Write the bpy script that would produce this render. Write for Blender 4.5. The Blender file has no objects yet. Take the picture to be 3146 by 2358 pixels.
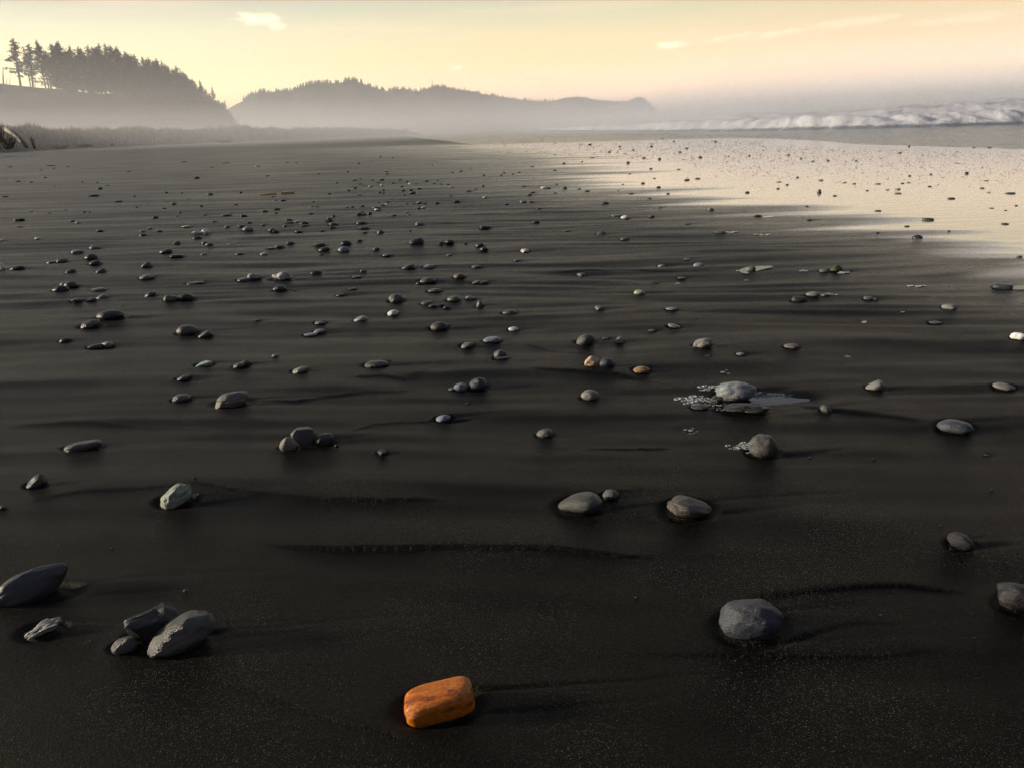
import bpy, math, random
import numpy as np
from mathutils import Matrix, Vector, Quaternion, noise as mn

sc = bpy.context.scene
C = sc.collection
R = math.radians
W0, H0 = 3146.0, 2358.0
F = 2447.0
CAM_H = 1.2

# ------------------------------------------------------------------ camera
cam_d = bpy.data.cameras.new('camera'); cam = bpy.data.objects.new('camera', cam_d); C.objects.link(cam)
cam_d.sensor_width = 36; cam_d.lens = 36*F/W0; cam_d.clip_start = 0.05; cam_d.clip_end = 20000
PITCH = math.atan(779*math.cos(R(1.72))/F)
CM = Matrix.Rotation(math.pi/2-PITCH, 3, 'X') @ Matrix.Rotation(R(-1.72), 3, 'Z')
cam.matrix_world = Matrix.Translation((0, 0, CAM_H)) @ CM.to_4x4()
sc.camera = cam
sc.render.resolution_x = 1024; sc.render.resolution_y = 767

# ------------------------------------------------------------------ render settings
sc.render.engine = 'CYCLES'
sc.view_settings.view_transform = 'Standard'; sc.view_settings.look = 'None'
sc.view_settings.gamma = 1; sc.view_settings.exposure = 0.42
cy = sc.cycles
cy.use_denoising = True; cy.denoiser = 'OPENIMAGEDENOISE'; cy.denoising_input_passes = 'RGB_ALBEDO_NORMAL'; cy.denoising_prefilter = 'FAST'
cy.use_adaptive_sampling = True; cy.adaptive_threshold = 0.004
cy.max_bounces = 12; cy.diffuse_bounces = 2; cy.glossy_bounces = 3; cy.volume_bounces = 6
cy.transparent_max_bounces = 48
cy.sample_clamp_indirect = 4; cy.caustics_reflective = False; cy.caustics_refractive = False

def lin(c):
    return tuple(((v/255)/12.92 if v/255 <= 0.04045 else ((v/255+0.055)/1.055)**2.4) for v in c) + (1,)

class NT:
    """small helper for node trees"""
    def __init__(s, tree): s.t = tree; s.n = tree.nodes; s.l = tree.links
    def new(s, kind, **kw):
        nd = s.n.new(kind)
        for k, v in kw.items():
            if k.startswith('i_'): nd.inputs[k[2:].replace('_', ' ')].default_value = v
            else: setattr(nd, k, v)
        return nd
    def link(s, a, b): s.l.new(a, b)
    def val(s, inp, v):
        if hasattr(v, 'is_linked') or isinstance(v, bpy.types.NodeSocket): s.l.new(v, inp)
        else: inp.default_value = v
    def math(s, op, a, b=0.0, c=0.0, clamp=False):
        nd = s.n.new('ShaderNodeMath'); nd.operation = op; nd.use_clamp = clamp
        s.val(nd.inputs[0], a); s.val(nd.inputs[1], b)
        if op in ('MULTIPLY_ADD', 'SMOOTH_MIN', 'COMPARE'): s.val(nd.inputs[2], c)
        return nd.outputs[0]
    def mapr(s, v, a, b, c=0.0, d=1.0, smooth=True):
        nd = s.n.new('ShaderNodeMapRange'); nd.interpolation_type = 'SMOOTHSTEP' if smooth else 'LINEAR'
        s.val(nd.inputs[0], v)
        for i, x in enumerate((a, b, c, d)): s.val(nd.inputs[i+1], x)
        return nd.outputs[0]
    def mix(s, f, a, b):
        nd = s.n.new('ShaderNodeMix'); nd.data_type = 'RGBA'
        s.val(nd.inputs[0], f); s.val(nd.inputs[6], a); s.val(nd.inputs[7], b)
        return nd.outputs[2]
    def ramp(s, f, stops, interp='LINEAR'):
        nd = s.n.new('ShaderNodeValToRGB'); cr = nd.color_ramp; cr.interpolation = interp
        while len(cr.elements) < len(stops): cr.elements.new(0.5)
        for e, (p, c) in zip(cr.elements, stops): e.position = p; e.color = c
        s.val(nd.inputs[0], f)
        return nd.outputs[0]
    def noise(s, vec, scale, detail=3, rough=0.5, lac=2.0, dim='3D'):
        nd = s.n.new('ShaderNodeTexNoise'); nd.noise_dimensions = dim
        nd.inputs['Scale'].default_value = scale; nd.inputs['Detail'].default_value = detail
        nd.inputs['Roughness'].default_value = rough; nd.inputs['Lacunarity'].default_value = lac
        if vec is not None: s.l.new(vec, nd.inputs['Vector'])
        return nd.outputs[0]

# ------------------------------------------------------------------ world: dawn sky, nearly all of the picture shows its lowest ten degrees
SUN_AZ, SUN_EL = -86.0, 10.5        # azimuth from +Y (view direction), negative = to the left
world = bpy.data.worlds.new('World'); sc.world = world; world.use_nodes = True
w = NT(world.node_tree); w.n.clear()
tc = w.new('ShaderNodeTexCoord'); sep = w.new('ShaderNodeSeparateXYZ'); w.link(tc.outputs['Generated'], sep.inputs[0])
el = w.math('MULTIPLY', w.math('ARCSINE', sep.outputs[2]), 57.2958)
az = w.math('MULTIPLY', w.math('ARCTAN2', sep.outputs[0], sep.outputs[1]), 57.2958)
elf = w.mapr(el, 0.0, 40.0, 0, 1, False)
def stops(lst):
    # sky colours as seen through the air of the bay, which takes more from the lowest part
    out = []
    for e, c in lst:
        k = np.interp(e, [0, 1.5, 3, 4.5, 6.8, 9, 11, 12], [1.55, 1.45, 1.30, .92, .68, .53, .58, 1.0])
        out.append((e/40.0, tuple(v*k for v in lin(c)[:3])+(1,)))
    return out
high = [(14, (176, 178, 172)), (19, (118, 128, 144)), (40, (60, 73, 96))]
left = w.ramp(elf, stops([(0, (238, 210, 160)), (2.5, (250, 230, 168)), (4.5, (252, 236, 184)), (6.6, (250, 244, 206)), (9, (218, 218, 208))]+high))
mid = w.ramp(elf, stops([(0, (228, 200, 184)), (2.5, (255, 212, 170)), (4.5, (254, 226, 170)), (6.8, (242, 233, 190)), (9, (226, 230, 210))]+high))
right = w.ramp(elf, stops([(0, (216, 208, 206)), (1.2, (218, 206, 196)), (3, (246, 216, 184)), (5, (248, 220, 178)), (7.5, (242, 226, 180)), (9.5, (230, 226, 190))]+high))
c1 = w.mix(w.mapr(az, -26, 4), left, mid)
c2 = w.mix(w.mapr(az, 2, 27), c1, right)
# the side of the sky behind the viewer is a dull blue dusk
back = w.ramp(elf, stops([(0, (70, 72, 84)), (8, (60, 64, 78)), (40, (56, 68, 90))]))
absaz = w.math('ABSOLUTE', w.math('SUBTRACT', az, -20.0))
absaz = w.math('MINIMUM', absaz, w.math('SUBTRACT', 360.0, absaz))
c3 = w.mix(w.mapr(absaz, 55, 110), c2, back)
# small bright clouds low in the sky
def pdir(px, py):
    d = CM @ Vector(((px-W0/2)/F, -(py-H0/2)/F, -1)); d.normalize()
    return math.degrees(math.atan2(d.x, d.y)), math.degrees(math.asin(d.z))
comb = w.new('ShaderNodeCombineXYZ'); w.link(az, comb.inputs[0]); w.link(el, comb.inputs[1])
vm = w.new('ShaderNodeVectorMath', operation='MULTIPLY'); w.link(comb.outputs[0], vm.inputs[0]); vm.inputs[1].default_value = (0.5, 2.0, 1)
cn = w.noise(vm.outputs[0], 1.6, 5, 0.6)
cl = None
for (px, py, rx, ry, amt, rot) in [(790, 58, 1.5, .45, .95, 0), (850, 78, .7, .3, .6, 0), (2065, 138, 1.3, .26, .9, 3), (2230, 118, 2.0, .20, .38, 5), (2380, 106, 2.0, .22, .42, 5), (1405, 208, .5, .13, .8, 0), (1500, 250, 1.2, .16, .3, 2), (2620, 68, 3.0, .3, .3, 3), (2950, 60, 3, .3, .25, 2), (1700, 215, 2.4, .2, .2, 3)]:
    a0, e0 = pdir(px, py)
    dx = w.math('SUBTRACT', az, a0); dy = w.math('SUBTRACT', el, e0)
    dy = w.math('SUBTRACT', dy, w.math('MULTIPLY', dx, math.tan(R(rot))))
    q = w.math('ADD', w.math('POWER', w.math('ABSOLUTE', w.math('DIVIDE', dx, rx)), 2.0), w.math('POWER', w.math('ABSOLUTE', w.math('DIVIDE', dy, ry)), 2.0))
    q = w.math('ADD', q, w.math('MULTIPLY', w.math('SUBTRACT', cn, 0.5), 3.2))
    m = w.mapr(q, 1.2, -0.3, 0, amt)
    cl = m if cl is None else w.math('MAXIMUM', cl, m)
c4 = w.mix(cl, c3, (1.0, .95, .66, 1))
# thin streaky veil
vm2 = w.new('ShaderNodeVectorMath', operation='MULTIPLY'); w.link(comb.outputs[0], vm2.inputs[0]); vm2.inputs[1].default_value = (0.05, 0.8, 1)
sn = w.noise(vm2.outputs[0], 1.3, 5, 0.55)
c5 = w.mix(w.mapr(sn, 0.45, 0.75, 0, 0.22), c4, lin((253, 216, 182)))
bg = w.new('ShaderNodeBackground'); bg.inputs[1].default_value = 1.15
w.link(c5, bg.inputs[0])
wo = w.new('ShaderNodeOutputWorld'); w.link(bg.outputs[0], wo.inputs[0])

# ------------------------------------------------------------------ sun
sl = bpy.data.lights.new('sun', 'SUN'); sl.energy = 5.0; sl.angle = R(4); sl.color = (1, 0.86, 0.66)
sun = bpy.data.objects.new('sun', sl); C.objects.link(sun)
sd = Vector((math.sin(R(SUN_AZ))*math.cos(R(SUN_EL)), math.cos(R(SUN_AZ))*math.cos(R(SUN_EL)), math.sin(R(SUN_EL))))
sun.rotation_euler = (-sd).to_track_quat('-Z', 'Y').to_euler()

# ------------------------------------------------------------------ picture point -> world point
def ray(px, py): return CM @ Vector(((px-W0/2)/F, -(py-H0/2)/F, -1))
def ground(px, py, z=0.0):
    d = ray(px, py); t = (z-CAM_H)/d.z
    return Vector((d.x*t, d.y*t, z))
def at_range(px, py, r):
    d = ray(px, py); k = r/math.hypot(d.x, d.y)
    return Vector((d.x*k, d.y*k, CAM_H+d.z*k))
def depth_of(p): return -(CM.transposed() @ (p-Vector((0, 0, CAM_H)))).z
def azim(px, py=400): d = ray(px, py); return math.atan2(d.x, d.y)

# ------------------------------------------------------------------ numpy noise
_rng = np.random.RandomState(11)
_perm = _rng.permutation(4096).astype(np.int64)
_ang = _rng.rand(4096)*2*np.pi; _gx, _gy = np.cos(_ang), np.sin(_ang)
def pn(x, y, seed=0):
    xi = np.floor(x).astype(np.int64); yi = np.floor(y).astype(np.int64); fx = x-xi; fy = y-yi
    u = fx*fx*fx*(fx*(fx*6-15)+10); v = fy*fy*fy*(fy*(fy*6-15)+10)
    def g(i, j, dx, dy):
        h = _perm[(_perm[(xi+i+seed*37) & 4095] + yi+j+seed*101) & 4095]
        return _gx[h]*dx+_gy[h]*dy
    a = g(0, 0, fx, fy); b = g(1, 0, fx-1, fy); c = g(0, 1, fx, fy-1); d = g(1, 1, fx-1, fy-1)
    return ((a*(1-u)+b*u)*(1-v)+(c*(1-u)+d*u)*v)*1.5
def sst(x, a, b):
    t = np.clip((x-a)/(b-a), 0, 1); return t*t*(3-2*t)

# ------------------------------------------------------------------ mesh builders
def link(name, me, mats=(), parent=None):
    o = bpy.data.objects.new(name, me); C.objects.link(o)
    for m in mats: me.materials.append(m)
    if parent: o.parent = parent
    return o
def np_mesh(name, verts, quads=None, tris=None, smooth=True):
    me = bpy.data.meshes.new(name)
    verts = np.asarray(verts, dtype=np.float32)
    me.vertices.add(len(verts)); me.vertices.foreach_set('co', verts.ravel())
    li, st, tot = [], [], []
    k = 0
    for arr, n in ((quads, 4), (tris, 3)):
        if arr is None or len(arr) == 0: continue
        arr = np.asarray(arr, dtype=np.int32)
        li.append(arr.ravel()); st.append(np.arange(len(arr), dtype=np.int32)*n+k); k += arr.size
    li = np.concatenate(li); st = np.concatenate(st)
    me.loops.add(len(li)); me.loops.foreach_set('vertex_index', li)
    me.polygons.add(len(st)); me.polygons.foreach_set('loop_start', st)
    me.polygons.foreach_set('use_smooth', np.full(len(st), smooth))
    me.update(calc_edges=True); me.validate()
    return me
def attr(me, name, vals):
    a = me.attributes.new(name, 'FLOAT', 'POINT'); a.data.foreach_set('value', np.asarray(vals, dtype=np.float32))
def grid_quads(nr, nc, wrap=False):
    i = np.arange(nr-1)[:, None]; j = np.arange(nc if wrap else nc-1)[None, :]
    j2 = (j+1) % nc
    return np.stack([i*nc+j, i*nc+j2, (i+1)*nc+j2, (i+1)*nc+j], -1).reshape(-1, 4)
def tag(o, label=None, cat=None, group=None, kind=None):
    if label: o['label'] = label
    if cat: o['category'] = cat
    if group: o['group'] = group
    if kind: o['kind'] = kind
    return o
def mat(name, rough=0.6, spec=0.5):
    m = bpy.data.materials.new(name); m.use_nodes = True
    t = NT(m.node_tree); b = t.n['Principled BSDF']
    b.inputs['Roughness'].default_value = rough; b.inputs['Specular IOR Level'].default_value = spec
    return m, t, b
def bump(t, b, h, strength, dist, prev=None):
    nd = t.new('ShaderNodeBump'); nd.inputs['Strength'].default_value = 1.0
    t.val(nd.inputs['Strength'], strength); t.val(nd.inputs['Distance'], dist); t.link(h, nd.inputs['Height'])
    if prev is not None: t.link(prev, nd.inputs['Normal'])
    t.link(nd.outputs[0], b.inputs['Normal']); return nd.outputs[0]

# ------------------------------------------------------------------ stones read off the photograph
# per tile: origin and scale, then "cx base w h tone shape [lean]" in tile pixels
S1, S2 = 800/2211, 878/2212
TILES = [
 (0, 0, S1, """1670 1523 48 22 k d;85 1424 40 9 k f;455 1438 20 9 k e;575 1420 30 9 k f;430 1414 80 10 k f;265 1552 30 9 k f;380 1512 34 10 l f;150 1545 44 12 l f;700 1552 16 9 k e;825 1556 24 9 k f;915 1580 24 9 k f;1090 1460 30 8 l f;1800 1428 26 9 k e;1920 1390 60 9 k f;1560 1380 50 9 k f;2190 1418 44 11 l f;350 1450 26 9 l f"""),
 (800, 0, S1, """803 1536 46 13 k e;850 1524 22 8 g e;1030 1536 46 17 k f;1185 1533 30 10 k e;1243 1548 22 10 g e;1275 1566 38 12 w f;1323 1568 26 10 l e;1030 1580 34 12 w e;880 1580 36 9 k e;845 1568 40 9 k f;995 1556 40 10 g f;953 1530 22 8 k e;834 1398 24 14 l p;1698 1462 34 16 l d;1895 1496 28 15 l p;2045 1494 26 13 l e;2140 1486 34 13 l p;2195 1470 30 11 k e;2070 1476 24 12 g e;1593 1570 26 9 g e;1536 1568 24 9 l e;1475 1566 32 10 l f;1502 1536 22 8 k e;1632 1470 24 9 g e;500 1480 22 9 k e;60 1500 40 10 k f;740 1464 24 10 g e;1070 1464 44 10 k f;1075 1482 30 9 k f;230 1384 26 8 k e;305 1388 20 8 k e;1020 1338 24 9 k f;1120 1346 24 8 k f;1458 1408 16 8 l e;1780 1434 20 8 l f"""),
 (1600, 0, S1, """585 1236 30 14 k e;910 1394 34 24 g d;1178 1362 28 20 k d;1043 1350 40 16 k e;1525 1346 32 18 k e;1105 1440 28 13 k e;1203 1186 18 10 k e;365 1396 30 14 k e;290 1452 34 10 k e;752 1298 24 14 k e;1352 1300 26 14 k e;1300 1208 20 12 k e;1654 1212 22 14 k e;1940 1330 22 14 k d;840 1252 24 14 k d;1110 1252 26 14 k e;925 1480 24 8 k e;1135 1520 24 9 k e;1410 1268 24 14 k e;955 1280 22 12 k e;1340 1444 34 10 k f;1500 1524 50 14 k f;1410 1536 50 16 k e;520 1378 20 9 k e;605 1344 40 10 l f;290 1320 18 9 k e;95 1420 36 8 k f"""),
 (2346, 0, S1, """208 1326 34 18 k e;420 1376 28 11 k f;548 1372 26 12 k e;785 1372 24 11 k e;318 1354 24 12 k e;1155 1306 36 14 g e;1235 1252 18 16 k p;1918 1260 32 10 k f;1785 1258 20 9 k f;288 1514 26 14 k e;485 1538 44 14 k e;1725 1482 30 22 k b;1420 1486 24 12 k f;1240 1500 26 12 k f;970 1568 50 12 k f;1230 1556 34 10 k f;1180 1562 30 10 k f;1890 1540 40 10 k f;1140 1616 46 18 k b;1855 1606 40 14 k f;1910 1640 34 10 g f;1050 1618 34 12 g b;1410 1590 30 12 k e;880 1624 26 10 g e;200 1576 28 12 k e;130 1550 40 10 g f;770 1566 30 10 k f;690 1556 30 9 g f"""),
 (0, 550, S1, """165 360 84 26 k r;795 157 92 26 k d;850 92 40 22 g d;45 156 50 12 k f;1005 200 62 18 g f;1411 126 30 16 k d;1787 141 48 22 l d;1478 224 50 24 l d;1397 255 40 12 k f;1710 241 32 18 l d;2003 226 40 12 k f;1160 246 24 10 w e;555 268 34 10 l f;715 288 32 12 g e;760 290 22 10 l e;1526 290 34 14 l e;268 280 30 9 k f;1322 340 50 24 g d;1735 314 34 14 g d;1925 315 92 18 g f;2068 328 56 26 k e;2116 382 42 20 g d;617 368 42 18 g f;665 384 42 24 w d;158 414 40 12 l f;848 452 56 22 g d;322 516 50 20 w e;12 530 40 18 w e;1270 430 44 16 l f;1208 450 40 12 l f;1210 486 60 24 g b;1355 450 46 16 k d;1580 410 72 12 y f;1815 370 42 14 g e;1930 418 46 24 l e;2048 412 60 22 g e;2105 448 92 44 l e;1668 482 80 42 w b;1747 483 76 58 w b;1677 520 78 34 k e;1740 558 60 28 g e;1777 572 66 32 g e;1498 566 66 40 g p;1410 635 110 42 g e 8;1732 652 58 22 l e;1501 672 118 34 k r;2033 650 72 24 k d;809 604 90 42 l e;656 638 96 38 l r 8;775 697 104 60 k e;10 784 44 72 w b;147 776 118 40 k e 8;445 722 96 26 g f;532 722 96 48 g d 10;803 730 88 38 g p 10;598 803 90 38 g p 8;856 802 86 40 g p 10;1241 764 88 56 g p 12;1250 856 124 42 l e;1663 900 146 30 k r;2070 878 110 40 g f;2165 862 130 62 l d;605 932 112 64 k d;540 914 60 36 l d;517 972 130 66 k e;838 956 116 32 l f;648 1040 80 26 g f;776 1045 86 38 g e 10;868 1028 94 48 l e 12;1279 1010 98 52 k e 20;1450 1055 118 72 n d;1578 1050 136 78 k d;766 1278 160 82 g e 18;1036 1086 20 12 l e;550 1394 92 46 k e 12;813 1446 124 46 k f;918 1434 96 56 l b;1741 1356 122 64 g p 14;2030 1608 100 48 g e 12;2082 1590 86 54 g e 16;1140 151 24 9 k e;1545 123 24 8 k f;2046 124 26 14 l d;462 68 14 7 k e;1252 212 12 8 w e;1415 198 18 7 l e;1600 176 18 7 l e;420 296 26 9 g f;1505 324 22 9 k e;1970 560 80 16 g f;2180 1206 50 14 g f"""),
 (800, 550, S1, """650 38 24 10 k e;748 108 32 16 g d;1411 26 34 15 k d;803 86 34 16 k e;935 72 36 18 w e;1127 42 30 14 k d;1350 92 40 16 k d;1202 72 30 14 g d;1620 80 42 14 l e;1766 108 56 12 g e;1826 94 36 14 l e;1890 70 20 18 l p;1213 106 30 14 l e;1288 132 60 28 l p;1278 104 32 16 g d;1045 104 26 14 k d;1014 124 28 16 w e;1046 126 30 10 g f;1220 144 30 12 g e;842 142 44 10 k f;583 130 40 10 g f;107 158 38 12 g f;128 188 38 14 l e;194 190 52 15 k e;1907 166 46 17 w d;1618 148 28 8 k f;1118 172 24 10 w e;1663 206 62 24 k p;2093 222 36 14 k d;1350 212 50 22 l d;1398 213 40 12 k f;1300 214 32 10 l f;1248 212 20 8 k e;1500 216 44 20 g d;1346 254 34 12 k d;1385 248 36 12 w f;1000 208 36 12 g d;1078 205 40 14 k e;1075 222 40 12 w f;1040 230 46 12 k f;985 258 76 24 g b;990 270 50 18 w b;867 242 42 20 g d;780 242 28 10 g f;735 246 40 10 g f;448 196 30 8 g f;475 240 40 12 l f;440 240 26 10 k f;137 268 62 22 k e;40 282 50 18 g d;130 300 40 16 g d;428 302 50 16 k d;836 318 50 32 k p;880 314 44 20 k e;930 308 38 28 g d;868 285 28 10 l e;1135 316 44 14 g d;1240 290 36 10 l e;1264 310 26 10 k e;620 328 38 22 k b;583 378 64 48 g b;622 402 86 34 g e -8;612 430 50 28 k d;240 358 60 20 k f;238 384 90 24 g f;318 374 70 20 l f;370 392 78 32 k d;368 412 62 26 g d;210 412 38 20 g e;22 398 40 14 l f;102 458 66 42 g d;132 462 60 26 k d;325 462 64 26 k b;523 446 40 12 k d;857 390 88 28 k r;883 438 90 36 k p -14;885 462 46 16 g f;1014 466 60 34 g b;1355 404 80 38 a d;1275 444 24 10 l e;1912 432 106 38 k d;255 560 64 30 g d;165 590 84 30 g d;88 600 76 18 k f;508 577 94 34 k f;727 574 92 52 k e;542 620 100 44 k e 10;706 630 98 56 a e;843 536 46 22 k d;984 612 62 30 g e 8;1076 662 80 28 l e;520 648 36 12 k e;32 652 66 28 w f;1326 568 130 66 k p;1605 562 90 48 k d;1535 560 50 28 k d;1745 554 30 12 w e;1862 586 76 42 k e 10;1898 620 76 42 k d;1604 656 60 18 g d;1256 784 120 60 k p;1430 770 100 44 a e 10;876 798 60 26 g d;818 844 84 22 g f;474 818 100 42 k e;165 968 116 66 k d;782 946 72 22 k f;677 1000 70 26 k f;290 952 40 16 l f;1836 760 90 28 g e;1690 850 104 48 o2 e;1835 898 80 36 g p;1895 896 84 32 k f;1345 906 56 34 k e;1478 966 118 36 g e;2180 708 58 26 g d;1412 1077 100 42 r f;1467 1095 84 34 k d;1543 1088 58 30 k d;1585 1112 62 36 k d;1642 1048 120 56 n e;1781 1030 76 38 l d;852 1218 118 54 l e 12;509 1236 94 30 l e;498 1315 100 42 l e 10;425 1334 112 28 a f;2112 1158 118 48 g e;2150 1294 90 38 w f;1968 1394 156 56 a f;1755 1444 114 60 l e 20;2035 1526 110 76 g e 16;125 1514 58 28 l e;338 1652 132 62 l e 18"""),
 (1600, 550, S1, """22 210 60 28 l d;85 210 64 22 k b;150 262 50 18 k b;712 220 72 28 g e;562 112 54 16 g e;497 88 28 9 k e;372 92 44 28 g d;287 130 44 16 l e;200 86 70 22 w e;236 86 40 14 k f;22 74 44 18 g e;100 120 50 12 g f;72 144 48 18 g e;128 382 66 30 k e;393 448 44 12 g f;820 324 112 22 g f;885 344 74 34 w e;1112 328 52 22 g e;1184 248 28 10 k e;1088 180 50 20 g e;1615 278 54 32 l d;2012 328 66 24 k d;1410 390 44 12 g e;883 524 82 28 g e;1690 468 98 28 g f;34 630 76 38 w b;1410 690 62 14 g f;1196 752 64 24 l e;1512 754 98 42 a e;1608 760 24 10 g e;1952 796 86 56 g e 22;512 834 78 38 l b;1366 854 74 22 g d;1143 890 64 22 k e -12;665 1120 80 46 l b;1278 1116 98 28 a e;1303 1267 110 38 l f -14;1110 1298 60 20 r f;715 1362 60 18 g f;842 1406 76 66 l e 30;1865 1498 70 24 l f;1585 1505 50 11 k f;1037 46 32 16 k d;1170 82 40 20 k e;1405 18 32 13 k e;937 132 48 12 k f;1250 132 32 12 k f;1924 124 38 18 k e;2184 90 26 14 k e;865 50 20 8 k e;828 100 16 7 k e;1488 1190 16 10 k e;305 52 20 12 k e"""),
 (2346, 550, S1, """605 150 34 12 k e;368 238 30 10 k e;972 278 56 14 k e;1395 358 96 26 k r;1217 410 44 14 k f;2052 390 62 16 k e;967 466 26 14 k e;1573 450 24 14 k e;2095 130 82 16 k f;1595 174 62 16 k f;2170 676 46 26 k e 10;390 356 44 14 k e;513 798 76 30 l d;706 790 56 18 k f;420 1002 120 46 l e;300 1058 124 62 k d;895 1032 90 36 g d;950 1034 50 26 k e;1574 1114 116 54 l f;1460 1232 106 26 k f;236 1444 128 48 g e;1935 252 40 8 k f;2145 232 26 10 k e;2055 272 24 8 k e;1140 130 60 14 l f;230 1150 22 12 k e"""),
 (0, 1100, S1, """1555 192 104 48 g e 14;1653 1024 24 22 w e;22 1290 60 40 g e;950 1614 18 12 w e"""),
 (800, 1100, S1, """1555 542 130 64 a e 10;1625 274 60 22 l f;650 754 34 24 w b;1035 822 86 50 g b;2050 8 130 20 k e;1760 392 40 16 k e"""),
 (1600, 1100, S1, """205 684 146 90 g e 6;765 1204 146 92 g e"""),
 (2346, 1100, S1, """530 468 96 70 g e -30;935 864 32 16 l e;395 848 30 14 g e;2040 274 176 66 l e -8;1545 946 18 12 k e;1940 1122 24 16 r e;1508 1428 20 12 l e;1892 826 50 10 k f"""),
 (1600, 1700, S2, """1200 948 10 12 l e;895 348 28 18 g e"""),
 (2268, 1700, S2, """1106 486 30 18 l d;1832 655 16 10 l e"""),
 (0, 1700, S2, """702 692 14 20 l e;1435 300 40 26 g b"""),
]
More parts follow.
